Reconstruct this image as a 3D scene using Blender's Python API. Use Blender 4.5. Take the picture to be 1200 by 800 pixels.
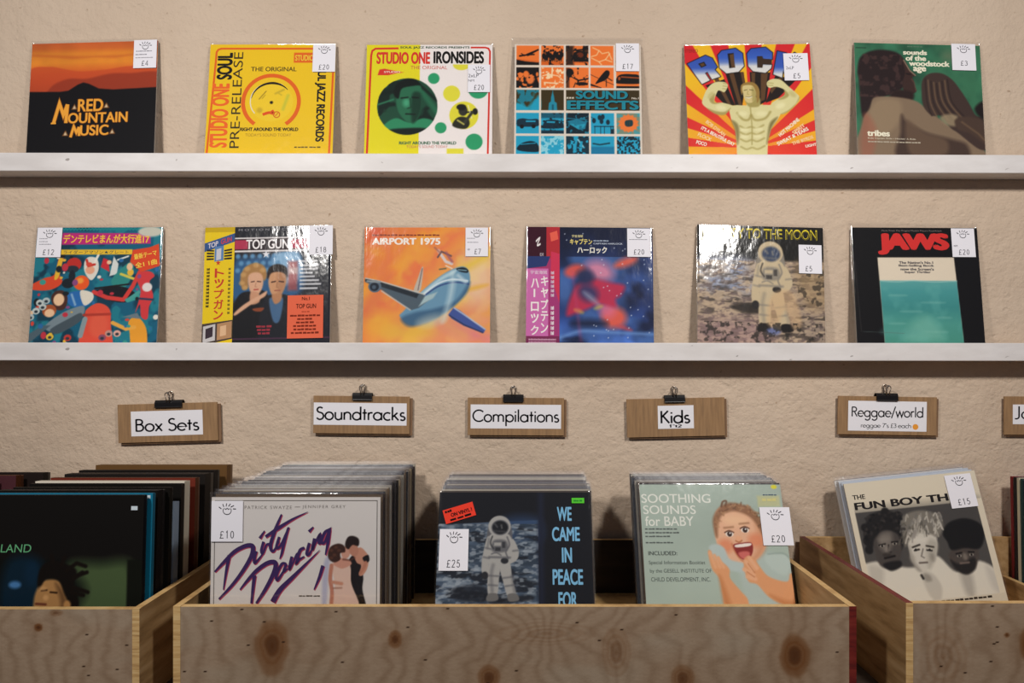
import bpy, math, random
import numpy as np
R = math.radians
random.seed(7)
for o in list(bpy.data.objects): bpy.data.objects.remove(o)
SC = bpy.context.scene
COL = SC.collection

# ------------------------------------------------------------------ camera
F, PX, PY, ZC, DW = 880.0, 612.0, 425.0, 1.40, 1.893     # focal px, principal point, eye height, wall distance
cd = bpy.data.cameras.new('camera'); cam = bpy.data.objects.new('camera', cd); COL.objects.link(cam)
cam.location = (0, 0, ZC); cam.rotation_euler = (R(90), 0, 0)
cd.sensor_width = 36; cd.lens = F / 1200 * 36
cd.shift_x = (600 - PX) / 1200; cd.shift_y = (PY - 400) / 1200
cd.clip_start = 0.02
SC.camera = cam
# ------------------------------------------------------------------ light
SC.view_settings.view_transform = 'Standard'; SC.view_settings.look = 'None'
SC.view_settings.exposure = 0.0; SC.view_settings.gamma = 1.0
SC.view_settings.use_curve_mapping = False
try:
    SC.cycles.transparent_max_bounces = 96
    SC.cycles.max_bounces = 10
except Exception: pass
W = bpy.data.worlds.new('world'); SC.world = W; W.use_nodes = True
W.node_tree.nodes['Background'].inputs[0].default_value = (0.86, 0.84, 1.0, 1)
W.node_tree.nodes['Background'].inputs[1].default_value = 0.10
def area(name, loc, target, size, power, colr, sy=None, spread=180):
    l = bpy.data.lights.new(name, 'AREA'); l.energy = power; l.color = colr; l.size = size
    if sy: l.shape = 'RECTANGLE'; l.size_y = sy
    l.spread = R(spread)
    o = bpy.data.objects.new(name, l); COL.objects.link(o); o.location = loc
    d = np.array(target, float) - np.array(loc, float)
    from mathutils import Vector
    o.rotation_euler = Vector(d).to_track_quat('-Z', 'Y').to_euler()
    return o
WARM = (1.0, 0.96, 0.91)
for x, p in ((-1.00, 17.0), (0.94, 17.0)):
    area('ceiling_lamp', (x, 0.08, 2.56), (x * .8, DW, 1.40), 0.20, p, WARM, spread=140)

# ------------------------------------------------------------------ helpers
def lin(c):
    if isinstance(c, str): c = [int(c[i:i+2], 16) / 255 for i in (1, 3, 5)]
    c = np.asarray(c, float)
    return np.where(c <= 0.04045, c / 12.92, ((c + 0.055) / 1.055) ** 2.4)
def hx(c): return np.array([int(c[i:i+2], 16) / 255 for i in (1, 3, 5)]) if isinstance(c, str) else np.asarray(c, float)

def new_mat(name, col=(.5, .5, .5), rough=.5, metal=0.0, spec=.5):
    m = bpy.data.materials.new(name); m.use_nodes = True
    b = m.node_tree.nodes['Principled BSDF']
    if isinstance(col, str): col = lin(col)
    b.inputs['Base Color'].default_value = (*col, 1); b.inputs['Roughness'].default_value = rough
    b.inputs['Metallic'].default_value = metal; b.inputs['Specular IOR Level'].default_value = spec
    return m, m.node_tree.nodes, m.node_tree.links, b
def attr_mat(name, rough, bump=0.0, spec=.08):
    m, n, l, b = new_mat(name, rough=rough, spec=spec)
    a = n.new('ShaderNodeAttribute'); a.attribute_name = 'Col'
    l.new(a.outputs['Color'], b.inputs['Base Color'])
    if bump:
        t = n.new('ShaderNodeTexCoord'); ns = n.new('ShaderNodeTexNoise'); ns.inputs['Scale'].default_value = 220
        bp = n.new('ShaderNodeBump'); bp.inputs['Strength'].default_value = bump; bp.inputs['Distance'].default_value = .001
        l.new(t.outputs['Object'], ns.inputs['Vector']); l.new(ns.outputs['Fac'], bp.inputs['Height']); l.new(bp.outputs['Normal'], b.inputs['Normal'])
    return m
M = {}
M['print'] = attr_mat('printed_card', .55)
M['paper'] = attr_mat('printed_paper', .75)
M['ply'] = attr_mat('knotty_plywood', .6, .25)
def ramp(n, stops):
    r = n.new('ShaderNodeValToRGB'); e = r.color_ramp.elements
    for i, (p, c) in enumerate(stops):
        k = e[i] if i < 2 else e.new(p)
        k.position = p; k.color = (*lin(c), 1)
    return r
def noise_node(n, l, scale, detail=4, vec=None, rough=.55, mapscale=None):
    t = n.new('ShaderNodeTexCoord'); ns = n.new('ShaderNodeTexNoise')
    ns.inputs['Scale'].default_value = scale; ns.inputs['Detail'].default_value = detail; ns.inputs['Roughness'].default_value = rough
    if mapscale:
        mp = n.new('ShaderNodeMapping'); mp.inputs['Scale'].default_value = mapscale
        l.new(t.outputs['Object'], mp.inputs['Vector']); l.new(mp.outputs['Vector'], ns.inputs['Vector'])
    else: l.new(t.outputs['Object'], ns.inputs['Vector'])
    return ns
def wall_mat():
    m, n, l, b = new_mat('beige_rough_plaster', rough=.8)
    a = noise_node(n, l, 2.2, 5)
    r = ramp(n, [(.3, '#c8b29c'), (.7, '#d5c0aa')]); l.new(a.outputs['Fac'], r.inputs['Fac'])
    sp = noise_node(n, l, 55, 2); r2 = ramp(n, [(.70, '#ffffff'), (.78, '#b09a80')]); l.new(sp.outputs['Fac'], r2.inputs['Fac'])
    mx = n.new('ShaderNodeMix'); mx.data_type = 'RGBA'; mx.blend_type = 'MULTIPLY'; mx.inputs['Factor'].default_value = .6
    l.new(r.outputs['Color'], mx.inputs[6]); l.new(r2.outputs['Color'], mx.inputs[7]); l.new(mx.outputs[2], b.inputs['Base Color'])
    h1 = noise_node(n, l, 17, 6, rough=.62); h2 = noise_node(n, l, 110, 4, rough=.6); h3 = noise_node(n, l, 30, 2, mapscale=(1, 1, 1.5))
    rr = ramp(n, [(.60, '#000000'), (.74, '#ffffff')]); l.new(h3.outputs['Fac'], rr.inputs['Fac'])
    ad = n.new('ShaderNodeMath'); ad.operation = 'MULTIPLY_ADD'; ad.inputs[1].default_value = .22
    l.new(h2.outputs['Fac'], ad.inputs[0]); l.new(h1.outputs['Fac'], ad.inputs[2])
    ad2 = n.new('ShaderNodeMath'); ad2.operation = 'MULTIPLY_ADD'; ad2.inputs[1].default_value = -.13
    l.new(rr.outputs['Color'], ad2.inputs[0]); l.new(ad.outputs[0], ad2.inputs[2])
    bp = n.new('ShaderNodeBump'); bp.inputs['Strength'].default_value = .8; bp.inputs['Distance'].default_value = .011
    l.new(ad2.outputs[0], bp.inputs['Height']); l.new(bp.outputs['Normal'], b.inputs['Normal'])
    return m
M['wall'] = wall_mat()
def speck_paint(name, c0, c1, speck):
    m, n, l, b = new_mat(name, rough=.45)
    a = noise_node(n, l, 9, 5, mapscale=(1, 3, 3)); r = ramp(n, [(.35, c0), (.7, c1)]); l.new(a.outputs['Fac'], r.inputs['Fac'])
    s = noise_node(n, l, 60, 1, mapscale=(.55, 1, 1)); r2 = ramp(n, [(.735, '#ffffff'), (.76, speck)]); l.new(s.outputs['Fac'], r2.inputs['Fac'])
    mx = n.new('ShaderNodeMix'); mx.data_type = 'RGBA'; mx.blend_type = 'MULTIPLY'; mx.inputs['Factor'].default_value = .7
    l.new(r.outputs['Color'], mx.inputs[6]); l.new(r2.outputs['Color'], mx.inputs[7]); l.new(mx.outputs[2], b.inputs['Base Color'])
    return m
M['white'] = speck_paint('white_gloss_paint', '#d9d4d2', '#e8e4e3', '#8a8078')
def grain_mat(name, c0, c1, c2, ms, rough=.6):
    m, n, l, b = new_mat(name, rough=rough)
    a = noise_node(n, l, 6, 6, mapscale=ms, rough=.6)
    r = ramp(n, [(.3, c0), (.5, c1), (.72, c2)]); l.new(a.outputs['Fac'], r.inputs['Fac']); l.new(r.outputs['Color'], b.inputs['Base Color'])
    return m
M['ply_side'] = grain_mat('plywood_side', '#8d6c44', '#b08c5e', '#c5a377', (8, 1.2, 9))
M['ply_edge'] = grain_mat('plywood_edge', '#a88150', '#cfa970', '#dcbd88', (3, 3, 40))
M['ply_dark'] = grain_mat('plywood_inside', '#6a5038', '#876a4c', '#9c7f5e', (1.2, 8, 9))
M['back_shade'] = grain_mat('shade_dark_board', '#221a17', '#2c221d', '#382b24', (1.2, 8, 9))  # middle crate's back panel: shadow of the record stacks put into its colour
M['red'] = grain_mat('dark_red_paint', '#4c1210', '#6b1c16', '#7c2a20', (3, 3, 20), .5)
M['card'] = grain_mat('brown_cardboard', '#86684a', '#987652', '#a6825c', (26, 1, 2), .8)
M['card2'] = grain_mat('brown_cardboard_backing', '#735640', '#84654a', '#917052', (26, 1, 2), .8)
M['black'] = new_mat('black_clip_metal', '#141214', .35, .3)[0]
M['steel'] = new_mat('nickel_wire', '#b4aaa0', .25, 1.0)[0]
M['floor'] = grain_mat('grey_floor', '#3c3a38', '#4a4744', '#56524e', (2, 2, 2))
M['table'] = grain_mat('dark_table_top', '#2c221c', '#3a2e26', '#463a30', (2, 9, 2))
def film_mat(name, bump, haze, gr=.10, f0=.055, f1=.5, hz=(.72, .72, .78)):
    m = bpy.data.materials.new(name); m.use_nodes = True; n = m.node_tree.nodes; l = m.node_tree.links
    n.remove(n['Principled BSDF']); out = n['Material Output']
    tr = n.new('ShaderNodeBsdfTransparent'); gl = n.new('ShaderNodeBsdfGlossy'); gl.inputs['Roughness'].default_value = gr
    gl.inputs['Color'].default_value = (1, 1, 1, 1)
    df = n.new('ShaderNodeBsdfDiffuse'); df.inputs['Color'].default_value = (*hz, 1)
    ns = noise_node(n, l, 26, 3, mapscale=(1, 1, .55)); bp = n.new('ShaderNodeBump'); bp.inputs['Strength'].default_value = bump; bp.inputs['Distance'].default_value = .004
    l.new(ns.outputs['Fac'], bp.inputs['Height']); l.new(bp.outputs['Normal'], gl.inputs['Normal'])
    lw = n.new('ShaderNodeLayerWeight'); lw.inputs['Blend'].default_value = .5
    pw = n.new('ShaderNodeMath'); pw.operation = 'POWER'; pw.inputs[1].default_value = 4.0; l.new(lw.outputs['Facing'], pw.inputs[0])
    fr = n.new('ShaderNodeMath'); fr.operation = 'MULTIPLY_ADD'; fr.inputs[1].default_value = f1; fr.inputs[2].default_value = f0; l.new(pw.outputs[0], fr.inputs[0])
    m1 = n.new('ShaderNodeMixShader'); m1.inputs[0].default_value = haze
    l.new(tr.outputs[0], m1.inputs[1]); l.new(df.outputs[0], m1.inputs[2])
    m2 = n.new('ShaderNodeMixShader'); l.new(fr.outputs[0], m2.inputs[0]); l.new(m1.outputs[0], m2.inputs[1]); l.new(gl.outputs[0], m2.inputs[2])
    l.new(m2.outputs[0], out.inputs['Surface'])
    return m
M['film'] = film_mat('clear_plastic_film', .35, .003)
M['film_bin'] = film_mat('cloudy_plastic_film', .6, .011, .34, .010, .25, (.52, .48, .55))

def link(o, parent=None):
    COL.objects.link(o)
    if parent: o.parent = parent
    return o
def mesh_obj(name, verts, faces, mats, parent=None, fm=None, cols=None, smooth=False):
    me = bpy.data.meshes.new(name); me.from_pydata([tuple(v) for v in verts], [], [tuple(f) for f in faces])
    for m in (mats if isinstance(mats, list) else [mats]): me.materials.append(m)
    if fm is not None: me.polygons.foreach_set('material_index', np.asarray(fm, np.int32))
    if cols is not None:
        a = me.color_attributes.new('Col', 'FLOAT_COLOR', 'POINT')
        c4 = np.ones((len(verts), 4), np.float32); c4[:, :3] = cols; a.data.foreach_set('color', c4.ravel())
    if smooth: me.polygons.foreach_set('use_smooth', np.ones(len(faces), bool))
    me.update()
    return link(bpy.data.objects.new(name, me), parent)
def box_vf(x0, x1, y0, y1, z0, z1, bev=0.0):
    if bev <= 0:
        v = [(x, y, z) for x in (x0, x1) for y in (y0, y1) for z in (z0, z1)]
        f = [(0, 1, 3, 2), (4, 6, 7, 5), (0, 4, 5, 1), (2, 3, 7, 6), (0, 2, 6, 4), (1, 5, 7, 3)]
        return v, f
    import bmesh
    bm = bmesh.new(); v, f = box_vf(x0, x1, y0, y1, z0, z1); vs = [bm.verts.new(p) for p in v]
    for q in f: bm.faces.new([vs[i] for i in q])
    bmesh.ops.bevel(bm, geom=list(bm.edges), offset=bev, segments=2, affect='EDGES', profile=.5)
    bm.verts.index_update()
    r = [tuple(p.co) for p in bm.verts], [[p.index for p in q.verts] for q in bm.faces]
    bm.free(); return r
class MB:
    def __init__(s): s.v = []; s.f = []; s.fm = []
    def add(s, vf, mi=0):
        k = len(s.v); s.v += list(vf[0]); s.f += [[i + k for i in q] for q in vf[1]]; s.fm += [mi] * len(vf[1]); return s
    def build(s, name, mats, parent=None, smooth=False): return mesh_obj(name, s.v, s.f, mats, parent, s.fm, None, smooth)
def tube_vf(pts, r, seg=10, closed=False):
    from mathutils import Vector
    P = [Vector(p) for p in pts]; n = len(P); v = []; f = []
    for i, p in enumerate(P):
        a = P[(i - 1) % n] if (closed or i > 0) else P[i]; b = P[(i + 1) % n] if (closed or i < n - 1) else P[i]
        t = (b - a).normalized(); u = t.orthogonal().normalized() if i == 0 else (u - t * u.dot(t)).normalized(); w = t.cross(u)
        for k in range(seg):
            an = 2 * math.pi * k / seg; q = p + (u * math.cos(an) + w * math.sin(an)) * r; v.append(tuple(q))
    for i in range(n if closed else n - 1):
        j = (i + 1) % n
        for k in range(seg): k2 = (k + 1) % seg; f.append((i*seg+k, i*seg+k2, j*seg+k2, j*seg+k))
    if not closed: f.append(tuple(range(seg))[::-1]); f.append(tuple((n-1)*seg+k for k in range(seg)))
    return v, f
def thing(name, label, cat, loc, rot=(0, 0, 0), group=None):
    o = bpy.data.objects.new(name, None); COL.objects.link(o); o.empty_display_size = .05
    o.location = loc; o.rotation_euler = rot; o['label'] = label; o['category'] = cat
    if group: o['group'] = group
    return o
def tag(o, label, cat, group=None):
    o['label'] = label; o['category'] = cat
    if group: o['group'] = group
    return o
def struct(o): o['kind'] = 'structure'; return o
def P3(px, py, d): return ((px - PX) * d / F, d, ZC - (py - PY) * d / F)

# ------------------------------------------------------------------ lettering
_tc = bpy.data.curves.new('lettering', 'FONT'); _to = bpy.data.objects.new('lettering', _tc)
_cache = {}
def tmesh(s, bold=0.0, spacing=1.0):
    """outline of a string; bold print is the same outline struck several times, slightly shifted"""
    k = (s, bold, spacing)
    if k not in _cache:
        _tc.body = s; _tc.space_character = spacing
        m = _to.to_mesh()
        v = np.array([q.co[:2] for q in m.vertices]).reshape(-1, 2); f = [tuple(p.vertices) for p in m.polygons]
        _to.to_mesh_clear()
        if bold > 0.008:
            sh = [(0, 0)] + [(bold * .95 * math.cos(t), bold * .6 * math.sin(t)) for t in np.linspace(0, 2 * np.pi, 9)[:-1]]
            n = len(v); f = [tuple(i + n * j for i in q) for j in range(len(sh)) for q in f]; v = np.concatenate([v + d for d in sh])
        _cache[k] = (v, f)
    return _cache[k]
def arc(cx, cy, r, a0, a1, n=14, ry=None):
    ry = r if ry is None else ry
    return [(cx + r * math.cos(R(a0 + (a1 - a0) * i / n)), cy + ry * math.sin(R(a0 + (a1 - a0) * i / n))) for i in range(n + 1)]
O_ = lambda cx, r=.29: arc(cx, .30, r, 0, 360, 28)
G = {  # geometric sans letters as pen strokes: (advance, strokes)
 'o': (.70, [O_(.35)]), 'a': (.74, [O_(.35), [(.64, 0), (.64, .6)]]), 'd': (.74, [O_(.35), [(.64, 0), (.64, 1.05)]]),
 'p': (.74, [O_(.39), [(.10, -.36), (.10, .6)]]), 'g': (.74, [O_(.35), [(.64, .6), (.64, -.08)] + arc(.37, -.08, .27, 0, -150, 12)]),
 'b': (.74, [O_(.39), [(.10, 0), (.10, 1.05)]]),
 'c': (.60, [arc(.35, .30, .29, 50, 310)]), 'e': (.68, [[(.06, .31), (.63, .31)] + arc(.345, .30, .285, 2, 320, 22)]),
 's': (.50, [arc(.25, .45, .15, 40, 250, 12, .145) + arc(.245, .155, .17, 80, -150, 12, .15)]),
 'n': (.66, [[(.10, 0), (.10, .6)], [(.10, .33)] + arc(.33, .36, .23, 180, 0, 12) + [(.56, 0)]]),
 'm': (1.02, [[(.10, 0), (.10, .6)], [(.10, .38)] + arc(.30, .39, .20, 180, 0, 12) + [(.50, 0)], [(.50, .38)] + arc(.70, .39, .20, 180, 0, 12) + [(.90, 0)]]),
 'h': (.66, [[(.10, 0), (.10, 1.05)], [(.10, .33)] + arc(.33, .36, .23, 180, 0, 12) + [(.56, 0)]]),
 'u': (.66, [[(.10, .6)] + arc(.33, .24, .23, 180, 360, 12) + [(.56, .6)], [(.56, 0), (.56, .6)]]),
 'r': (.42, [[(.10, 0), (.10, .6)], [(.10, .38)] + arc(.30, .38, .2, 180, 60, 8)]),
 't': (.38, [[(.19, 0), (.19, .86)], [(.03, .56), (.36, .56)]]), 'i': (.24, [[(.12, 0), (.12, .6)], [(.12, .76), (.12, .88)]]),
 'l': (.24, [[(.12, 0), (.12, 1.05)]]), 'k': (.60, [[(.10, 0), (.10, 1.05)], [(.14, .28), (.47, .60)], [(.24, .36), (.55, 0)]]),
 'x': (.56, [[(.05, 0), (.50, .6)], [(.05, .6), (.50, 0)]]), 'w': (.86, [[(.03, .6), (.22, .02), (.43, .56), (.64, .02), (.83, .6)]]),
 'z': (.5, [[(.05, .56), (.45, .56), (.05, .04), (.46, .04)]]),
 'S': (.64, [arc(.32, .77, .21, 35, 255, 14, .2) + arc(.31, .29, .26, 78, -150, 16, .27)]),
 'B': (.66, [[(.10, 0), (.10, 1)], [(.10, .96)] + arc(.30, .76, .22, 90, -90, 12, .2) + [(.10, .56)], [(.10, .56)] + arc(.32, .30, .26, 90, -90, 14, .26) + [(.10, .04)]]),
 'C': (.92, [arc(.54, .5, .47, 42, 318, 26)]), 'K': (.70, [[(.10, 0), (.10, 1)], [(.12, .5), (.58, 1)], [(.22, .58), (.66, 0)]]),
 'R': (.66, [[(.10, 0), (.10, 1)], [(.10, .96)] + arc(.32, .74, .23, 90, -90, 12, .22) + [(.10, .52)], [(.32, .52), (.62, 0)]]),
 'J': (.42, [[(.30, 1), (.30, .2)] + arc(.12, .2, .18, 0, -120, 8)]), '/': (.46, [[(.02, -.12), (.44, 1.08)]]),
 '7': (.56, [[(.05, .95), (.50, .95), (.18, 0)]]), '3': (.56, [arc(.27, .75, .2, 150, -80, 12) + arc(.27, .29, .24, 80, -150, 14, .26)]),
 '"': (.30, [[(.08, 1), (.08, .78)], [(.2, 1), (.2, .78)]]), ' ': (.32, []),
 '\u00a3': (.60, [arc(.36, .76, .18, 20, 180, 10) + [(.20, .3), (.08, .03), (.55, .03)], [(.06, .46), (.42, .46)]]),
 '0': (.60, [arc(.30, .5, .2, 0, 360, 24, .46)]), '1': (.60, [[(.2, .8), (.33, .98), (.33, 0)]]),
 '2': (.60, [arc(.30, .74, .2, 165, -35, 12, .22) + [(.1, .03), (.52, .03)]]), '4': (.60, [[(.42, 0), (.42, .98), (.07, .28), (.54, .28)]]),
 '5': (.60, [[(.48, .95), (.18, .95), (.14, .56)] + arc(.29, .32, .21, 120, -150, 14, .3)]),
 '8': (.60, [arc(.30, .75, .18, -90, 270, 20, .21), arc(.30, .28, .22, 90, 450, 22, .26)]), '*': (.4, [[(.1, .6), (.3, .9)], [(.1, .9), (.3, .6)], [(.05, .75), (.35, .75)]]),
 '6': (.60, [[(.42, .96), (.16, .45)] + arc(.31, .27, .2, 160, 520, 20, .25)]),
}
def ribbon(pts, w, w2=None, closed=False):
    p = np.array(pts, float); n = len(p)
    keep = [0] + [i for i in range(1, n) if np.hypot(*(p[i] - p[i-1])) > 1e-7]; p = p[keep]; n = len(p)
    if n < 2: return np.zeros((0, 2)), []
    closed = closed or np.hypot(*(p[0] - p[-1])) < 1e-6
    d = np.diff(p, axis=0); d /= np.hypot(d[:, 0], d[:, 1])[:, None]; nr = np.stack([-d[:, 1], d[:, 0]], 1)
    vn = np.zeros((n, 2)); vn[0] = nr[0]; vn[-1] = nr[-1]
    if closed: vn[0] = vn[-1] = (nr[0] + nr[-1])
    vn[1:-1] = nr[1:] + nr[:-1]
    ln = np.maximum((vn ** 2).sum(1), .35); vn = np.where(np.arange(n)[:, None] >= 0, vn, vn)
    sc = np.where((np.arange(n) > 0) & (np.arange(n) < n - 1) | closed, 2 / ln, 1.0)
    vn = vn * sc[:, None]
    ww = np.full(n, w) if w2 is None else (np.interp(np.linspace(0, 1, n), np.linspace(0, 1, len(w2)), w2) if hasattr(w2, '__len__') else np.linspace(w, w2, n))
    a = p - vn * ww[:, None] / 2; b = p + vn * ww[:, None] / 2
    v = np.concatenate([a, b]); f = [(i, i + 1, n + i + 1, n + i) for i in range(n - 1)]
    return v, f
def gtext(s, wt=.105, track=.0):
    V = []; Fc = []; x = 0; k = 0
    for ch in s:
        adv, st = G[ch]
        for pl in st:
            v, f = ribbon(pl, wt); V.append(v + [x, 0]); Fc += [tuple(i + k for i in q) for q in f]; k += len(v)
        x += adv + track
    return np.concatenate(V), Fc, x

# ------------------------------------------------------------------ printed pictures, drawn in their own 2-D frame
def vnoise(n, m, scale, seed, octs=3, asp=1.0):
    rg = np.random.default_rng(seed); out = np.zeros((n, m)); amp = 1; tot = 0
    for o in range(octs):
        sx = scale * m / n / asp; g = rg.random((int(scale) + 3, int(sx) + 3))
        y = np.linspace(0, scale, n); x = np.linspace(0, sx, m); yi = y.astype(int); xi = x.astype(int); fy = (y - yi)[:, None]; fx = (x - xi)[None]
        fy = fy * fy * (3 - 2 * fy); fx = fx * fx * (3 - 2 * fx)
        a = g[yi][:, xi]; b = g[yi][:, xi + 1]; c = g[yi + 1][:, xi]; d = g[yi + 1][:, xi + 1]
        out += amp * ((a * (1 - fx) + b * fx) * (1 - fy) + (c * (1 - fx) + d * fx) * fy); tot += amp; amp *= .5; scale *= 2
    return out / tot
def spline(pts, closed=True, k=6):
    p = np.array(pts, float); n = len(p); out = []
    for i in range(n if closed else n - 1):
        g = lambda j: p[j % n] if closed else p[min(max(j, 0), n - 1)]
        a, b, c, d = g(i - 1), g(i), g(i + 1), g(i + 2)
        for t in np.arange(k) / k:
            out.append(.5 * (2 * b + (c - a) * t + (2*a - 5*b + 4*c - d) * t*t + (3*b - a - 3*c + d) * t**3))
    if not closed: out.append(p[-1])
    return np.array(out)
class Art:
    """a printed picture: (L, T, S) is the frame the drawing is measured in"""
    def __init__(s, L, T, S, n=190, fill='#ffffff', S2=None):
        s.L, s.T, s.S = L, T, S; s.S2 = S2 or S; s.n = n
        s.X, s.Y = np.meshgrid(L + np.linspace(0, 1, n) * S, T + np.linspace(0, 1, n) * s.S2)
        s.img = np.ones((n, n, 3)) * hx(fill); s.px = S / n; s.ov = []; s.lay = 0
    def mix(s, m, c, sl=None):
        t = s.img if sl is None else s.img[sl]; m = m[..., None]
        c = hx(c) if isinstance(c, str) else (c if sl is None or np.ndim(c) < 3 else c[sl])
        t[...] = t * (1 - m) + c * m
    def sl(s, x0, y0, x1, y1):
        a = lambda v, o, S: int(np.clip((v - o) / S * (s.n - 1), 0, s.n - 1))
        return (slice(a(y0, s.T, s.S2), a(y1, s.T, s.S2) + 2), slice(a(x0, s.L, s.S), a(x1, s.L, s.S) + 2))
    def grad(s, stops, axis='y', keep=False):
        t = s.Y if axis == 'y' else s.X; ps = [q[0] for q in stops]; cs = np.array([hx(q[1]) for q in stops])
        c = np.stack([np.interp(t, ps, cs[:, i]) for i in range(3)], -1)
        if not keep: s.img[...] = c
        return c
    def sdf(s, pts, sl):
        p = np.array(pts, float); x = s.X[sl]; y = s.Y[sl]; d = np.full(x.shape, 1e9); ins = np.zeros(x.shape, bool)
        for i in range(len(p)):
            a = p[i - 1]; b = p[i]; e = b - a; w = np.clip(((x - a[0]) * e[0] + (y - a[1]) * e[1]) / max(e @ e, 1e-9), 0, 1)
            d = np.minimum(d, (x - a[0] - e[0] * w) ** 2 + (y - a[1] - e[1] * w) ** 2)
            if a[1] != b[1]: ins ^= ((a[1] > y) != (b[1] > y)) & (x < (b[0] - a[0]) * (y - a[1]) / (b[1] - a[1]) + a[0])
        return np.where(ins, -1, 1) * np.sqrt(d)
    def poly(s, pts, c, soft=0, a=1, sm=False):
        if sm: pts = spline(pts)
        p = np.array(pts, float); soft = max(soft, s.px * .6); q = soft * 1.2
        sl = s.sl(p[:, 0].min() - q, p[:, 1].min() - q, p[:, 0].max() + q, p[:, 1].max() + q)
        s.mix(a * np.clip(.5 - s.sdf(p, sl) / (2 * soft), 0, 1), c, sl); return s
    def blob(s, pts, c, soft=0, a=1): return s.poly(pts, c, soft, a, True)
    def rect(s, x0, y0, x1, y1, c, soft=0, a=1): return s.poly([(x0, y0), (x1, y0), (x1, y1), (x0, y1)], c, soft, a)
    def ell(s, cx, cy, rx, ry, c, soft=0, a=1, rot=0):
        ry = ry or rx
        t = np.linspace(0, 2 * np.pi, 28, endpoint=False); x = rx * np.cos(t); y = ry * np.sin(t); k = R(rot)
        return s.poly(np.stack([cx + x * np.cos(k) - y * np.sin(k), cy + x * np.sin(k) + y * np.cos(k)], 1), c, soft, a)
    def line(s, pts, w, c, soft=0, a=1, sm=False, w2=None):
        if sm: pts = spline(pts, False)
        p = np.array(pts, float); soft = max(soft, s.px * .6); q = max(w, np.max(w2) if w2 is not None else 0) + soft
        sl = s.sl(p[:, 0].min() - q, p[:, 1].min() - q, p[:, 0].max() + q, p[:, 1].max() + q)
        x = s.X[sl]; y = s.Y[sl]; d = np.full(x.shape, 1e9); n = len(p)
        ws = np.full(n, w) if w2 is None else np.linspace(w, w2, n)
        for i in range(n - 1):
            A = p[i]; e = p[i + 1] - A; t = np.clip(((x - A[0]) * e[0] + (y - A[1]) * e[1]) / max(e @ e, 1e-9), 0, 1)
            d = np.minimum(d, np.hypot(x - A[0] - e[0] * t, y - A[1] - e[1] * t) - (ws[i] + (ws[i + 1] - ws[i]) * t) / 2)
        s.mix(a * np.clip(.5 - d / (2 * soft), 0, 1), c, sl); return s
    def noise(s, scale, amp, seed=1, mask=None, octs=3):
        v = (vnoise(s.n, s.n, scale, seed, octs) - .5) * 2 * amp
        if mask is not None: v = v * mask
        s.img[...] = np.clip(s.img * (1 + v[..., None]), 0, 1); return s
    def patches(s, scale, thr, c, seed, box=None, soft=.06, a=1, octs=3, asp=1.0):
        v = np.clip((vnoise(s.n, s.n, scale, seed, octs, asp) - thr) / soft + .5, 0, 1) * a
        if box: v = v * ((s.X > box[0]) & (s.X < box[2]) & (s.Y > box[1]) & (s.Y < box[3]))
        s.mix(v, c); return s
    # crisp lettering laid over the picture
    def over(s, v, f, c, k=1):
        u = np.stack([(v[:, 0] - s.L) / s.S, 1 - (v[:, 1] - s.T) / s.S], 1); z = s.lay + np.repeat(np.arange(1, k + 1), len(v) // k); s.lay += k; s.ov.append((u, f, lin(c), z))
    def fit(s, t, x0, y0, x1, y1, c, bold=0.0, rot=0, shear=0, sp=1.0):
        v, f = tmesh(t, bold, sp); v = v.copy(); v[:, 0] += shear * v[:, 1]
        if rot == 90: v = np.stack([-v[:, 1], v[:, 0]], 1)
        if rot == -90: v = np.stack([v[:, 1], -v[:, 0]], 1)
        mn = v.min(0); mx = v.max(0); q = (v - mn) / (mx - mn)
        s.over(np.stack([x0 + q[:, 0] * (x1 - x0), y1 - q[:, 1] * (y1 - y0)], 1), f, c, 9 if bold > .008 else 1); return s
    def tilt(s, t, cx, cy, wd, ht, ang, c, bold=0.0, shear=0):
        v, f = tmesh(t, bold); v = v.copy(); v[:, 0] += shear * v[:, 1]
        mn = v.min(0); mx = v.max(0); q = ((v - mn) / (mx - mn) - .5) * [wd, ht]; k = R(ang)
        x = q[:, 0] * math.cos(k) - q[:, 1] * math.sin(k); y = q[:, 0] * math.sin(k) + q[:, 1] * math.cos(k)
        s.over(np.stack([cx + x, cy - y], 1), f, c, 9 if bold > .008 else 1); return s
    def dash(s, x0, y0, x1, y1, c):
        """print too fine to read: a row of short bars"""
        n = max(3, int((x1 - x0) / (y1 - y0) / 2.2)); w = (x1 - x0) / n
        for k in range(n):
            a = x0 + k * w; b = a + w * (.84 + .1 * math.sin(k * 2.7 + x0)); m = (y1 - y0) * .10 * (1 + math.sin(k * 1.9))
            s.over(np.array([(a, y1), (b, y1), (b, y0 + m), (a, y0 + m)], float), [(0, 1, 2, 3)], c)
        return s
    def pen(s, pts, w, c, sm=True, w2=None):
        if sm: pts = spline(pts, False)
        p = np.array(pts, float); v, f = ribbon(np.stack([p[:, 0], -p[:, 1]], 1), w, w2)
        s.over(np.stack([v[:, 0], -v[:, 1]], 1), f, c); return s

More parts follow.
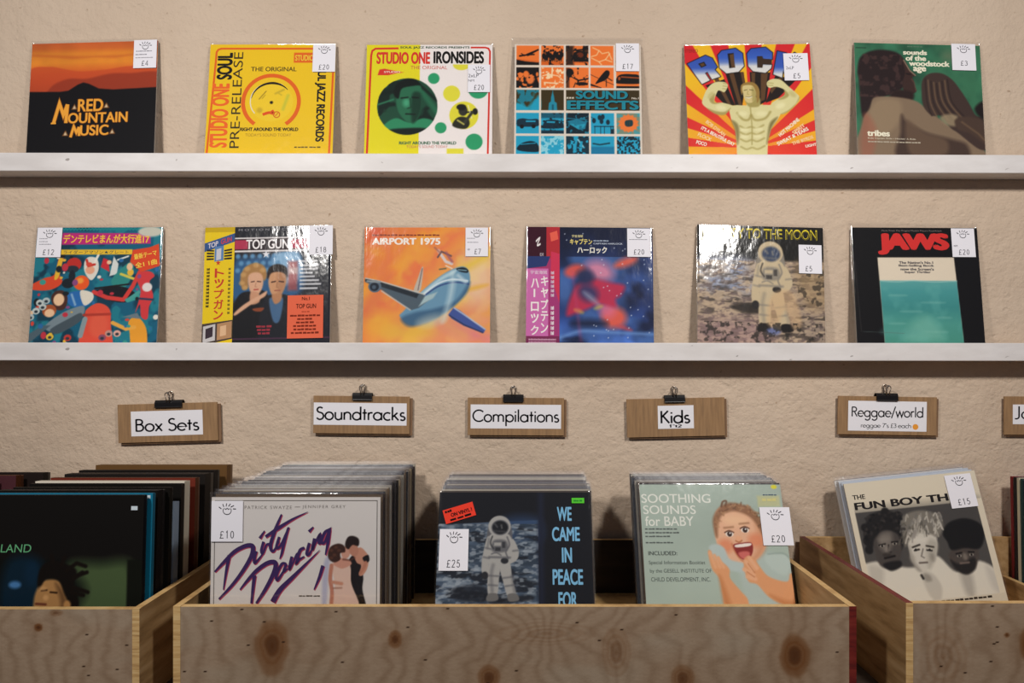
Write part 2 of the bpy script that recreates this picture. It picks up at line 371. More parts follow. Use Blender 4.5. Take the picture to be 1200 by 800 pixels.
def art_mesh(name, A, w, h, t, parent, mat, back='#d8d2c8', side='#c8c2b8', z0=0.0):
    """card of size w x h x t standing on local z0, picture on its -Y face"""
    n = A.n; iy, ix = np.mgrid[0:n, 0:n]
    gv = np.stack([(ix / (n - 1) - .5) * w, np.full((n, n), -t / 2), z0 + (1 - iy / (n - 1)) * h], -1).reshape(-1, 3)
    gc = lin(A.img).reshape(-1, 3); i0 = (iy[:-1, :-1] * n + ix[:-1, :-1]).ravel()
    F_ = np.stack([i0 + n, i0 + n + 1, i0 + 1, i0], 1).tolist()
    V = [gv]; C = [gc]; k = len(gv)
    bv, bf = box_vf(-w/2, w/2, -t/2 + 1e-5, t/2, z0, z0 + h)
    V.append(np.array(bv)); C.append(np.tile(lin(side), (8, 1))); F_ += [[i + k for i in q] for q in bf if q != (0, 4, 5, 1)]; k += 8
    for u, f, c, lay in A.ov:
        u = np.clip(u, 0, 1)
        V.append(np.stack([(u[:, 0] - .5) * w, -t/2 - .00010 - .0000022 * lay, z0 + u[:, 1] * h], 1)); C.append(np.tile(c, (len(u), 1)))
        F_ += [[i + k for i in q] for q in f]; k += len(u)
    return mesh_obj(name, np.concatenate(V), F_, mat, parent, None, np.concatenate(C))
_film = {}
def sleeve_mesh(w, h, t, seed, mat):
    """thin bag: wrinkled front and back sheets joined round the rim"""
    key = (round(w, 4), round(h, 4), round(t, 4), seed, mat.name)
    if key in _film: return _film[key]
    n = 24; g = np.concatenate([[0, .008], np.linspace(.03, .97, n - 4), [.992, 1]]); iy, ix = np.mgrid[0:n, 0:n]; u = g[ix]; v = g[iy]
    wob = (vnoise(n, n, 4, seed, 3) - .5) * .0011; rim = np.clip(np.minimum(np.minimum(u, 1 - u), np.minimum(v, 1 - v)) / .008, 0, 1)
    yf = -(t / 2) * (.25 + .75 * rim) - .0009 * rim + wob * rim * .55; yb = (t / 2) * (.25 + .75 * rim) + .0004 * rim
    X = (u - .5) * w; Z = (1 - v) * h
    V = np.concatenate([np.stack([X, yf, Z], -1).reshape(-1, 3), np.stack([X, yb, Z], -1).reshape(-1, 3)])
    i0 = (iy[:-1, :-1] * n + ix[:-1, :-1]).ravel(); m = n * n
    f = np.stack([i0 + n, i0 + n + 1, i0 + 1, i0], 1).tolist() + np.stack([i0 + m, i0 + m + 1, i0 + m + n + 1, i0 + m + n], 1).tolist()
    for q in range(n - 1):
        f.append([q * n, q * n + m, (q + 1) * n + m, (q + 1) * n]); f.append([q*n + n-1, (q+1)*n + n-1, (q+1)*n + n-1 + m, q*n + n-1 + m])
        f.append([(n-1)*n + q, (n-1)*n + q + m, (n-1)*n + q + 1 + m, (n-1)*n + q + 1])
    me = bpy.data.meshes.new('plastic_sleeve'); me.from_pydata([tuple(p) for p in V], [], f); me.materials.append(mat)
    me.polygons.foreach_set('use_smooth', np.ones(len(f), bool)); me.update(); _film[key] = me
    return me
def patch_part(name, A, box, parent, cw, ch, z0, y, ink, mat, base='#ebe9f0', thick=.0003, angle=0):
    """a paper label stuck on; box is its place in the picture frame of A; ink(B) prints on it"""
    x0, y0, x1, y1 = box; w = (x1 - x0) / A.S * cw; h = (y1 - y0) / A.S * ch
    B = Art(0, 0, 100, 3, base); B.S = 100; ink(B)
    o = art_mesh(name, B, w, h, thick, parent, mat, side=base)
    cx = ((x0 + x1) / 2 - A.L) / A.S - .5; cz = 1 - (y1 - A.T) / A.S
    o.location = (cx * cw, y, z0 + cz * ch); o.rotation_euler = (0, R(angle), 0)
    return o
def stamp(price, notes=(), x=50, hand=True, py=92, ph=20, wd=None):
    def ink(B):
        c = '#3a383e'
        if hand:   # little open hand drawn above the price
            B.pen([(50 + 13 * math.cos(a), 24 + 9.5 * math.sin(a)) for a in np.linspace(-.6, math.pi + .6, 14)], 2.2, c)
            B.pen([(42, 18.5), (46, 21), (50, 18), (54, 21), (58, 18.5)], 2, c)
            for a, r0, r1 in ((200, 17, 26), (232, 15, 25), (258, 14, 24), (284, 14, 24), (310, 15, 25), (340, 17, 25)):
                k = R(a); k2 = R(a + 8)
                B.pen([(50 + r0*1.15*math.cos(k), 24 + r0*.75*math.sin(k)), (50 + r1*1.15*math.cos(k2), 24 + r1*.75*math.sin(k2))], 2.6, c, False)
        v, f, adv = gtext(price, .10, .12)
        q = v * [ph * 1.15, ph * .9]; wd_ = q[:, 0].max() - q[:, 0].min()
        B.over(np.stack([x - wd_ / 2 + q[:, 0] - q[:, 0].min(), py - q[:, 1]], 1), f, '#2e2c34')
        for s_, nx, ny, nw, nh in notes:
            if s_ == '-': B.dash(nx, ny, nx + nw, ny + nh - 1.5, '#8a8890')
            else: B.fit(s_, nx, ny, nx + nw, ny + nh, '#45434c', .0)
    return ink
CW = .315
def record(A, label, loc, rot, sticker=None, film=True, margin=(.004, .004, .010), seed=1, t=.004, side='#b8b0a6', group=None, bands=(), filmkey='film', cw=CW, ch=None, z0=.003):
    ch = ch or cw
    o = thing('vinyl_record', label, 'record', loc, rot, group)
    art_mesh('cover', A, cw, ch, t, o, M['print'], side=side, z0=z0)
    if film:
        ml, mr, mt = margin
        me = sleeve_mesh(cw + ml + mr, ch + mt + z0, t + .0012, seed, M[filmkey]); s = link(bpy.data.objects.new('plastic_sleeve', me), o); s.location.x = (mr - ml) / 2
    yo = -t / 2 - .0026
    if sticker:
        box, ink = sticker[:2]; patch_part('price_sticker', A, box, o, cw, ch, z0, yo, ink, M['paper'], angle=sticker[2] if len(sticker) > 2 else 0)
    for nm, box, ink, base, lab, an in bands:
        b = patch_part(nm, A, box, o, cw, ch, z0, yo if nm != 'paper_band' else -t/2 - .0005, ink, M['paper'], base, angle=an)
        if lab: b['label'] = lab
    return o

# ------------------------------------------------------------------ the room
def zpx(py, d): return ZC - (py - PY) * d / F
def xpx(px, d): return (px - PX) * d / F
b = MB().add(box_vf(-3.2, 3.2, DW, DW + .12, 0, 2.9)); struct(b.build('wall_back', M['wall']))
b = MB().add(box_vf(-3.2, 3.2, -2.6, DW, -.1, 0)); struct(b.build('floor', M['floor']))

# picture ledges -----------------------------------------------------------
LIP_Y = DW - .068
def ledge(py_top, py_bot, label, roll):
    zt = zpx(py_top, LIP_Y); zb = zpx(py_bot, LIP_Y)
    o = thing('picture_ledge', label, 'shelf', (0, DW, zb), (0, roll, 0))
    MB().add(box_vf(-2.2, 2.2, -.068, -.053, 0, zt - zb, .0018)).build('front_lip', M['white'], o)
    MB().add(box_vf(-2.2, 2.2, -.053, -.001, .001, .016, .001)).build('shelf_board', M['white'], o)
    return zb + .016, roll
Z_UP = ledge(180.0, 201.5, 'white painted upper picture ledge carrying the row with the sunset cover', R(.13))
Z_LO = ledge(401.5, 422.5, 'white painted lower picture ledge above the brown card signs', R(.03))

# ------------------------------------------------------------------ pictures for the upper ledge
BLK = '#17140f'
def art_sunset():
    A = Art(150, 95, 622)
    A.grad([(95, '#c8602e'), (125, '#cf6a2c'), (150, '#e0862c'), (200, '#e88d2c'), (228, '#e0762a'), (260, '#cf5a28'), (300, '#b34426'), (345, '#7a2c1e'), (400, '#4a1c16')])
    A.noise(5, .10, 3)
    A.poly([(150, 160), (250, 168), (360, 180), (460, 172), (560, 180), (660, 165), (775, 160), (775, 152), (600, 166), (420, 168), (280, 160), (150, 150)], '#c05a26', 8, .6)
    A.blob([(140, 240), (240, 218), (330, 235), (400, 246), (520, 240), (640, 225), (790, 236), (790, 420), (140, 420)], '#c94f27', 4, .8)
    A.blob([(250, 330), (330, 285), (430, 285), (540, 262), (640, 262), (800, 270), (800, 440), (250, 420)], '#93351f', 6, .8)
    A.poly([(140, 346), (300, 350), (340, 345), (385, 315), (412, 304), (440, 312), (490, 338), (560, 345), (790, 338), (790, 760), (140, 760)], '#0b090a', 3)
    for c, e, b in (('#9a5a16', 3, .055), ('#f2a93a', 0, .022)):
        A.fit('RED', 392 - e, 392 - e, 514 + e, 454 + e, c, b); A.fit('OUNTAIN', 346 - e, 462 - e, 636 + e, 514 + e, c, b); A.fit('USIC', 408 - e, 526 - e, 545 + e, 578 + e, c, b)
        A.pen([(276, 512), (300, 410), (322, 470), (340, 416)], 15 + 2 * e, c, False); A.pen([(340, 416), (336, 512)], 15 + 2 * e, c, False); A.pen([(263, 512), (288, 512)], 8, c, False)
        A.pen([(362, 586), (376, 532), (390, 562), (402, 534)], 11 + 2 * e, c, False); A.pen([(402, 534), (404, 580)], 11 + 2 * e, c, False)
    for x, y in ((374, 432), (530, 428), (336, 566), (564, 562)):
        A.poly([(x - 16, y + 12), (x, y - 18), (x + 16, y + 12)], '#7a4a1c'); A.poly([(x - 8, y + 8), (x, y - 10), (x + 8, y + 8)], '#d8c2a0')
    return A
def art_yellow():
    A = Art(100, 95, 618, fill='#efc61e'); OR = '#e4671f'
    fr = [(108, 760), (130, 200), (132, 135), (140, 122), (155, 117), (690, 117), (704, 122), (709, 135), (700, 760)]
    A.pen(fr, 10, OR, False)
    A.fit('STUDIO ONE', 120, 298, 206, 626, '#ee6a28', .05, 90); A.fit('SOUL', 138, 138, 214, 278, BLK, .055, 90); A.fit('PRE-RELEASE', 218, 135, 264, 628, '#3a3018', 0, 90)
    A.fit('THE ORIGINAL', 305, 212, 528, 235, '#4a3a14', .018); A.rect(513, 138, 620, 190, OR); A.fit('STUDIO', 519, 150, 610, 180, '#f2d040', .03)
    A.pen([(410 + 136 * math.cos(R(a)), 393 + 136 * math.sin(R(a))) for a in np.linspace(124, 416, 40)], 19, OR, False)
    A.ell(412, 393, 106, 100, '#f0cc2c'); A.pen([(412 + 103 * math.cos(R(a)), 390 + 96 * math.sin(R(a))) for a in np.linspace(140, 300, 30)], 5, '#e8e0c8', False)
    A.pen([(412 + 100 * math.cos(R(a)), 392 + 96 * math.sin(R(a))) for a in np.linspace(190, 320, 30)], 3, BLK, False, [2, 9, 12, 3])
    A.ell(412, 396, 8, 8, BLK); A.line([(352, 378), (384, 338)], 5, '#a08420'); A.line([(366, 376), (380, 358)], 3, '#a08420')
    A.line([(430, 350), (470, 330)], 10, '#c9ae2c', 4); A.line([(470, 430), (492, 360)], 14, '#b8c040', 6, .7); A.line([(440, 345), (460, 358)], 6, '#c8b030', 2)
    A.pen([(372, 458), (402, 448), (424, 452), (416, 436)], 14, '#e2571e'); A.pen([(440 + 15 * math.cos(a), 458 + 15 * math.sin(a)) for a in np.linspace(0, 6.29, 20)], 5, '#d8701e', False); A.line([(434, 464), (446, 450)], 5, '#d8701e')
    A.ell(356, 436, 14, 14, '#cfae2a', 6)
    A.fit('RIGHT AROUND THE WORLD', 266, 524, 548, 542, BLK, .05); A.fit("TODAY'S SOUND TODAY", 293, 554, 515, 569, '#b08a24', .0)
    A.fit('SOUL JAZZ RECORDS', 620, 178, 674, 596, BLK, .05, -90); A.dash(532, 620, 600, 627, '#6a5818'); A.dash(605, 620, 660, 627, '#6a5818')
    return A
def art_dots():
    A = Art(86, 95, 610, fill='#f1e9e6'); A.rect(60, 90, 345, 760, '#e6da22'); G1 = '#2f9e6a'; RD = '#d8392c'
    A.pen([(99, 760), (108, 150), (113, 126), (128, 115), (240, 113)], 10, RD, False); A.pen([(590, 109), (660, 109), (676, 114), (684, 130), (675, 760)], 9, RD, False)
    A.fit('SOUL JAZZ RECORDS PRESENTS', 248, 103, 585, 117, '#30523a', .04); A.fit('STUDIO ONE', 134, 132, 394, 194, RD, .055); A.fit('IRONSIDES', 410, 128, 655, 192, BLK, .055)
    A.fit('THE ORIGINAL', 300, 203, 478, 221, '#d0554a', .0); A.poly([(138, 262), (150, 222), (175, 218), (268, 238), (238, 240), (150, 262)], RD); A.fit('STUDIO', 172, 230, 250, 240, '#f4dcc8', .03)
    A.ell(546, 196, 42, 30, '#e2da40'); A.rect(490, 150, 610, 196, '#f1e9e6')
    for x, y, r, c in ((413, 268, 28, G1), (500, 345, 41, '#e2dc40'), (450, 518, 28, G1), (610, 588, 41, G1), (628, 322, 49, G1), (560, 455, 70, '#e2da3c')): A.ell(x, y, r, r, c)
    # green tinted head-and-shoulders portrait in the big disc
    A.ell(288, 410, 146, 144, '#1d4a36')
    D = A.img.copy(); A.patches(9, .55, '#0f241c', 11, (150, 280, 426, 560), .1)
    A.line([(146, 350), (230, 330)], 16, '#0d1f18', 4); A.line([(150, 400), (220, 375)], 8, '#2f7a58', 4); A.line([(360, 340), (440, 450)], 26, '#2b7552', 8, .7); A.line([(345, 300), (430, 380)], 14, '#0f241c', 5)
    A.blob([(170, 520), (230, 470), (300, 490), (370, 470), (420, 500), (360, 600), (200, 600)], '#2f8a60', 4); A.blob([(180, 540), (280, 520), (400, 530), (350, 620), (220, 620)], '#0f1c16', 5)
    A.blob([(232, 330), (250, 295), (300, 280), (345, 300), (358, 350), (356, 420), (335, 478), (300, 492), (268, 470), (240, 420)], '#2a6b4c', 4); A.blob([(222, 350), (232, 300), (270, 272), (320, 270), (350, 300), (320, 305), (260, 320), (245, 370)], '#0a1510', 4)
    A.blob([(310, 350), (352, 345), (356, 420), (335, 478), (310, 485)], '#163a2a', 8); A.ell(283, 392, 16, 20, '#4fae84', 10, .8); A.line([(258, 368), (290, 364)], 7, '#0e2018', 3); A.line([(312, 364), (340, 366)], 7, '#0a1811', 3); A.line([(300, 370), (305, 415), (290, 420)], 5, '#153626', 3); A.line([(282, 448), (325, 450)], 7, '#0e2018', 3)
    m = np.clip((np.hypot((A.X - 288) / 146, (A.Y - 410) / 144) - 1) * 146 / (A.px * 1.2) + .5, 0, 1); m = m * 1.0; base = A.img.copy()
    E_ = np.where(A.X[..., None] < 345, hx('#e6da22'), hx('#f1e9e6')); ok = (np.hypot(A.X - 288, A.Y - 410) < 290) & (np.hypot(A.X - 413, A.Y - 268) > 32) & (np.hypot(A.X - 450, A.Y - 518) > 32) & (np.hypot(A.X-500, A.Y-345) > 44) & (np.hypot(A.X-560, A.Y-455) > 73) & (A.Y > 250)
    A.mix(m * ok, E_)
    for x, y, r, c in ((413, 268, 28, G1), (450, 518, 28, G1)): A.ell(x, y, r + 6, r + 6, '#f1e9e6'); A.ell(x, y, r, r, c)
    # small figure playing a horn in the yellow disc
    A.blob([(505, 505), (520, 475), (545, 462), (580, 470), (588, 500), (570, 522), (530, 520)], '#2a2a20', 3); A.ell(556, 432, 22, 26, '#34342a', 3); A.ell(548, 414, 24, 16, '#1a1a16', 3)
    A.line([(572, 440), (612, 436)], 8, '#26261e', 2); A.ell(614, 436, 13, 17, '#1e1e18', 2); A.line([(580, 405), (598, 470)], 4, '#f0ecd0', 1); A.line([(565, 490), (600, 440)], 14, '#3a3a2e', 3); A.line([(530, 480), (560, 500)], 7, '#c8c060', 3)
    A.fit('RIGHT AROUND THE WORLD', 252, 586, 525, 602, '#2f6a4a', .045); A.fit("TODAY'S SOUND TODAY", 288, 606, 484, 619, '#c86a5a', .0); A.rect(480, 622, 560, 700, '#e2da40')
    return A
def art_grid():
    A = Art(28, 90, 795, n=210, fill='#e2d6c8'); OR, TE, DK = '#f07a32', '#22a0c4', '#15100e'
    cx = [(38, 183), (194, 338), (350, 494), (505, 652), (666, 812)]; ry = [(97, 230), (243, 381), (393, 529), (545, 682), (696, 832), (846, 890)]
    for j, (y0, y1) in enumerate(ry):
        for i, (x0, x1) in enumerate(cx):
            if j == 2 and i == 3: continue
            if j == 2 and i == 4: continue
            A.rect(x0, y0, x1 if not (j == 2 and i == 2) else 812, y1, OR if j < 2 else ('#3c3014' if j == 2 else TE))
    def blot(i, j, thr, c, seed, sc=42): A.patches(sc, thr, c, seed, (cx[i][0], ry[j][0], cx[i][1], ry[j][1]), .08)
    # an aeroplane over a runway
    A.line([(60, 168), (110, 160), (150, 158)], 12, DK, w2=9); A.line([(110, 160), (176, 126)], 18, DK, w2=10); A.line([(90, 166), (70, 152)], 6, DK); A.poly([(38, 192), (100, 204), (183, 212), (183, 230), (38, 230)], DK); A.line([(38, 190), (183, 206)], 4, '#c85a22')
    # galloping riders
    for k in range(9): A.ell(212 + k * 14, 168 + 12 * math.sin(k * 2.1), 13, 20, DK, 2); A.ell(214 + k * 14, 138 + 9 * math.sin(k * 1.3), 7, 9, DK, 1)
    for k in range(12): A.line([(205 + k * 11, 175), (200 + k * 11, 205)], 5, DK)
    A.rect(194, 205, 338, 230, '#d8641f', 4); blot(1, 0, .66, DK, 5)
    # locomotive front
    A.rect(350, 97, 400, 230, DK, 10, .85); A.ell(440, 165, 42, 36, DK, 4); A.ell(440, 160, 22, 18, '#6a2c12', 4); A.rect(400, 186, 494, 206, DK, 2); A.line([(400, 130), (490, 118)], 9, DK); A.rect(462, 97, 494, 150, DK, 6, .8); A.line([(400, 210), (494, 212)], 5, '#c85a22'); blot(2, 0, .62, DK, 6)
    # lightning flashes
    for q in ([(512, 180), (540, 195), (560, 205), (600, 190), (640, 205)], [(520, 110), (560, 130), (580, 150), (620, 140), (640, 190)], [(560, 205), (575, 225)], [(512, 170), (545, 160), (560, 130)], [(600, 190), (628, 150)]): A.line(q, 5, '#f8d8a0', 3)
    # crowd face / splash / typist / bird on a wire / train
    blot(0, 1, .40, DK, 7, 24); A.ell(100, 290, 18, 22, OR, 4); A.ell(125, 325, 26, 30, '#e87a3c', 6); A.ell(95, 345, 14, 10, DK, 3); A.ell(120, 312, 6, 5, DK, 1); A.ell(170, 290, 8, 14, OR, 3)
    blot(1, 1, .62, '#f8dcb0', 8, 50); A.line([(265, 248), (262, 310)], 9, '#f8dcb0', 2); A.line([(205, 300), (240, 290), (300, 300), (332, 330)], 6, '#f8dcb0', 3); A.line([(215, 345), (300, 350)], 8, '#f8dcb0', 3)
    A.ell(376, 280, 24, 30, DK, 3); A.rect(350, 246, 372, 381, DK, 6, .7); A.line([(380, 300), (430, 330), (490, 318)], 10, DK); A.ell(450, 352, 38, 12, DK, 3); A.line([(410, 345), (400, 375)], 5, DK); A.ell(400, 300, 12, 10, OR, 3); blot(2, 1, .66, DK, 9)
    A.line([(505, 290), (560, 318), (652, 358)], 3, DK); A.blob([(536, 352), (556, 318), (585, 280), (604, 262), (622, 266), (626, 284), (616, 308), (596, 328), (570, 340)], DK, 1); A.line([(604, 325), (604, 368)], 5, DK); A.line([(505, 358), (570, 378)], 14, DK, w2=5); A.line([(610, 310), (640, 330)], 6, DK)
    A.blob([(668, 348), (672, 308), (700, 288), (760, 286), (812, 296), (812, 350)], DK, 2); A.line([(700, 305), (812, 312)], 8, '#a84c1c', 2); A.ell(686, 316, 8, 12, '#a84c1c', 2); A.rect(666, 352, 812, 357, OR); A.rect(666, 366, 812, 381, DK, 2)
    # smoke, a tower
    blot(0, 2, .5, '#1f7c90', 12, 18); A.blob([(40, 480), (80, 490), (110, 505), (150, 470), (182, 430), (183, 529), (40, 529)], '#1fa0c0', 9); A.line([(120, 520), (150, 420)], 16, '#2a8c9c', 8, .6)
    A.poly([(240, 529), (244, 480), (256, 470), (258, 440), (267, 400), (276, 440), (279, 470), (292, 480), (296, 529)], '#238ba4', 1); A.line([(268, 398), (268, 405)], 3, '#238ba4'); A.rect(262, 490, 274, 529, '#155a6c', 1)
    # the title panel
    A.fit('SOUND', 418, 401, 744, 458, '#0c0a08', .075); A.fit('EFFECTS', 362, 466, 812, 528, '#0c0a08', .075)
    A.fit('SOUND', 412, 397, 738, 453, '#1c8698', .05); A.fit('EFFECTS', 356, 462, 806, 523, '#1c8698', .05)
    for k in range(3): A.rect(354 + k * 17, 441, 366 + k * 17, 451, '#e8e0d0')
    A.fit('No.1', 762, 440, 806, 453, '#d8d0c0', .03)
    # teal rows: lorry, cars, boat, band on a stage, a struck match glow, bridge, waves, street, plane, crowd
    A.line([(40, 618), (183, 618)], 3, DK); A.blob([(44, 622), (46, 592), (80, 582), (120, 588), (172, 586), (182, 610), (170, 634), (60, 636)], '#123040', 2); A.ell(75, 636, 13, 13, DK, 1); A.ell(148, 634, 13, 13, DK, 1); A.rect(100, 596, 160, 606, TE, 2)
    A.rect(194, 545, 338, 580, '#0f3a4c', 6, .7); A.blob([(205, 630), (225, 595), (275, 590), (320, 600), (338, 625), (330, 645), (215, 648)], '#0f2c3c', 3); A.line([(235, 605), (310, 608)], 10, TE, 2); blot(1, 3, .6, '#0c2430', 14); A.rect(194, 660, 338, 682, '#0f2c3c', 5)
    A.rect(350, 545, 494, 682, '#0b222e'); A.poly([(356, 600), (420, 585), (480, 605), (470, 650), (430, 655)], '#1c7c98', 2); A.line([(360, 580), (480, 590)], 6, '#1c7c98', 3); A.poly([(360, 612), (425, 625), (472, 615), (460, 640), (425, 650)], '#27a0bc', 3); blot(2, 3, .63, '#1a7892', 15)
    for x, y in ((525, 595), (560, 575), (580, 570), (612, 605), (572, 600)): A.ell(x, y, 12, 17, '#0d2c3a', 3)
    A.rect(524, 630, 650, 636, '#0d2c3a'); [A.line([(x, 632), (x, 682)], 4, '#0d2c3a') for x in (530, 566, 590, 630, 645)]; A.rect(630, 650, 652, 682, '#0d2c3a', 3); A.line([(505, 570), (530, 585)], 4, '#0d2c3a')
    st = [(740 + (66 if k % 2 else 56) * math.cos(k * math.pi / 14), 612 + (62 if k % 2 else 52) * math.sin(k * math.pi / 14)) for k in range(28)]
    A.rect(666, 545, 812, 682, '#4a9aa0'); blot(4, 3, .5, '#7a8c78', 16); A.poly(st, '#ee7d38', 4); A.blob([(718, 600), (735, 590), (765, 592), (766, 625), (740, 634), (720, 626)], '#123a44', 2); A.line([(735, 594), (732, 628)], 3, '#5a3a20'); A.line([(748, 594), (746, 628)], 3, '#5a3a20')
    A.blob([(50, 790), (70, 748), (130, 730), (172, 748), (178, 800)], '#0d2430', 3); A.line([(70, 752), (160, 744)], 5, TE, 2)
    blot(1, 4, .52, '#8ed0de', 17, 40); A.rect(350, 696, 494, 832, '#0d2430', 2, .9); A.line([(420, 700), (400, 800)], 14, TE, 3); A.line([(425, 720), (460, 770)], 9, '#8ed0de', 3); blot(2, 4, .6, TE, 18)
    A.line([(520, 745), (560, 752), (620, 742)], 10, '#10404e', 3); A.rect(505, 765, 652, 832, '#1678a0', 6); blot(4, 4, .5, '#0d2a36', 19, 70)
    # white rules between the pictures
    for x0, x1 in ((20, 38), (183, 194), (338, 350), (812, 830)): A.rect(x0, 80, x1, 900, '#e2d6c8')
    for x0, x1 in ((494, 505), (652, 666)): A.rect(x0, 80, x1, 387, '#e2d6c8'); A.rect(x0, 535, x1, 900, '#e2d6c8')
    for y0, y1 in ((80, 97), (230, 243), (381, 393), (529, 545), (682, 696), (832, 846)): A.rect(20, y0, 830, y1, '#e2d6c8')
    return A
def art_rays():
    A = Art(26, 62, 792, n=210, fill='#d6262c'); c0 = (425, 742)
    an = np.degrees(np.arctan2(-(A.Y - c0[1]), A.X - c0[0])); an = np.where(an < -90, an + 360, an); rr = np.hypot(A.X - c0[0], A.Y - c0[1])
    bd = [-20, 6, 15, 24, 32, 44, 53, 61, 66.3, 75, 82.5, 91.5, 100.2, 109, 117, 125.5, 134, 143.5, 153, 161.5, 170, 178, 200]
    red = hx('#d9252c'); yel = hx('#f2be22'); ora = hx('#f08a24')
    t = np.clip(1 - rr / 560, 0, 1)[..., None]; Y_ = yel * (1 - t) + ora * t; Rr = red * (1 - t) + hx('#ea4a26') * t
    for k in range(len(bd) - 1):
        m = np.clip((an - bd[k]) / .6 + .5, 0, 1) * np.clip((bd[k + 1] - an) / .6 + .5, 0, 1); A.mix(m, Y_ if k % 2 == 1 else Rr)
    # long dark drop shadows of the letters
    for q in ([(150, 330), (270, 290), (330, 465), (265, 460), (230, 420), (165, 350)], [(275, 240), (392, 245), (400, 330), (372, 470), (330, 465)], [(430, 245), (560, 250), (525, 440), (480, 465), (430, 330)], [(590, 270), (720, 300), (600, 420), (520, 450)]): A.poly(q, '#1d130c', 2)
    for q in ([(205, 290), (232, 280), (305, 462), (285, 460)], [(300, 250), (330, 250), (372, 460), (352, 466)], [(372, 245), (392, 245), (398, 330), (385, 330)], [(440, 250), (465, 250), (458, 340), (440, 335)], [(500, 255), (545, 250), (515, 430), (490, 440)], [(620, 275), (640, 285), (560, 390), (550, 370)]): A.poly(q, '#5e4024', 2)
    c = A.grad([(60, '#2a4aa8'), (150, '#3a62c0'), (178, '#6a84c4'), (205, '#d8d8d8'), (300, '#e8e4da')], keep=True)
    c2 = A.grad([(60, '#2a4aa8'), (215, '#3a5cb8'), (240, '#8a9ccc'), (262, '#dcdcd8'), (320, '#e8e4da')], keep=True)
    L = [([(42, 185), (158, 130), (200, 150), (228, 208), (212, 226), (246, 272), (192, 290), (166, 240), (150, 248), (178, 296), (128, 320)], c2),
         ([(262, 100), (350, 86), (392, 120), (396, 205), (362, 242), (285, 252), (244, 215), (236, 130)], c), ([(448, 90), (540, 82), (580, 118), (576, 162), (520, 158), (516, 140), (482, 140), (480, 216), (512, 218), (516, 196), (572, 200), (566, 222), (530, 252), (452, 240), (424, 205), (420, 122)], c),
         ([(612, 108), (668, 122), (660, 170), (720, 120), (760, 150), (690, 215), (720, 300), (665, 285), (640, 240), (632, 285), (578, 262)], c2)]
    for q, g in L: A.line(q + [q[0]], 11, '#17120f')
    for q, g in L: A.poly(q, g)
    A.poly([(110, 185), (148, 172), (162, 198), (128, 212)], '#17120f'); A.poly([(120, 188), (144, 180), (152, 196), (132, 204)], '#5e4024'); A.poly([(298, 120), (336, 116), (340, 214), (304, 218)], '#17120f'); A.poly([(310, 128), (336, 122), (340, 214), (318, 214)], '#5e4024'); A.poly([(484, 142), (516, 140), (518, 156), (575, 164), (572, 196), (516, 194), (512, 216), (484, 214)], '#3a281a')
    # strong man flexing both arms
    S0, S1, S2 = '#dcd49c', '#a89a58', '#6e6230'
    body = [(285, 470), (340, 462), (398, 466), (405, 440), (480, 440), (486, 462), (545, 465), (600, 450), (612, 520), (590, 560), (545, 620), (520, 700), (505, 880), (322, 880), (325, 690), (320, 620), (300, 560)]
    A.poly(body, S0, 2)
    A.blob([(300, 480), (262, 520), (205, 515), (150, 478), (125, 450), (128, 420), (160, 350), (205, 312), (262, 308), (288, 325), (284, 350), (265, 376), (240, 366), (222, 372), (200, 440), (250, 445), (310, 465)], S0, 2)
    A.blob([(560, 470), (610, 525), (660, 505), (720, 450), (732, 415), (715, 390), (670, 345), (625, 302), (580, 292), (540, 308), (534, 335), (552, 352), (590, 345), (640, 365), (640, 400), (600, 425), (560, 450)], S0, 2)
    for q in ([(150, 478), (205, 500), (262, 505), (300, 480), (262, 524), (205, 520)], [(170, 420), (205, 385), (200, 440), (240, 446), (190, 452)], [(610, 525), (660, 500), (720, 445), (732, 415), (700, 470), (650, 515)], [(640, 365), (668, 400), (640, 425), (600, 430), (640, 400)]): A.blob(q, S1, 5, .9)
    A.ell(180, 395, 26, 14, '#c6bb7c', 8, .8, -50); A.ell(690, 395, 26, 16, '#c6bb7c', 8, .8, 40); A.ell(610, 470, 30, 18, '#ece6b4', 10, .8, -20); A.ell(240, 478, 30, 16, '#ece6b4', 10, .8, 10)
    for p in ([(262, 318), (284, 322)], [(258, 335), (286, 338)], [(256, 352), (278, 356)], [(540, 318), (575, 322)], [(540, 334), (572, 336)]): A.line(p, 4, S1, 2)
    A.line([(340, 515), (370, 555), (405, 560), (425, 530)], 13, S1, 6, .9, True); A.line([(425, 530), (450, 562), (510, 552), (545, 510)], 13, S1, 6, .9, True); A.line([(422, 470), (426, 600), (420, 720)], 7, S1, 4, .9, True)
    A.blob([(300, 560), (340, 590), (345, 660), (330, 720), (318, 620)], S2, 8, .7); A.blob([(590, 545), (540, 580), (520, 660), (512, 720), (545, 620)], S2, 8, .8)
    for y in (600, 640, 685, 735): A.line([(352, y), (385, y + 16), (420, y + 6), (455, y + 16), (498, y - 4)], 10, S1, 5, .8, True)
    A.ell(380, 625, 26, 12, '#ece6b4', 8, .8); A.ell(465, 622, 26, 12, '#ece6b4', 8, .8); A.ell(376, 670, 24, 12, '#ece6b4', 8, .7); A.ell(460, 668, 24, 12, '#ece6b4', 8, .7); A.ell(370, 520, 30, 16, '#ece6b4', 10, .7); A.ell(490, 520, 34, 16, '#ece6b4', 10, .7)
    A.blob([(395, 420), (410, 470), (450, 478), (482, 466), (480, 415)], S1, 5); A.blob([(368, 355), (378, 325), (425, 310), (465, 325), (485, 365), (482, 420), (466, 450), (462, 400), (440, 350), (395, 345), (378, 385), (372, 395)], '#9a7a3c', 3)
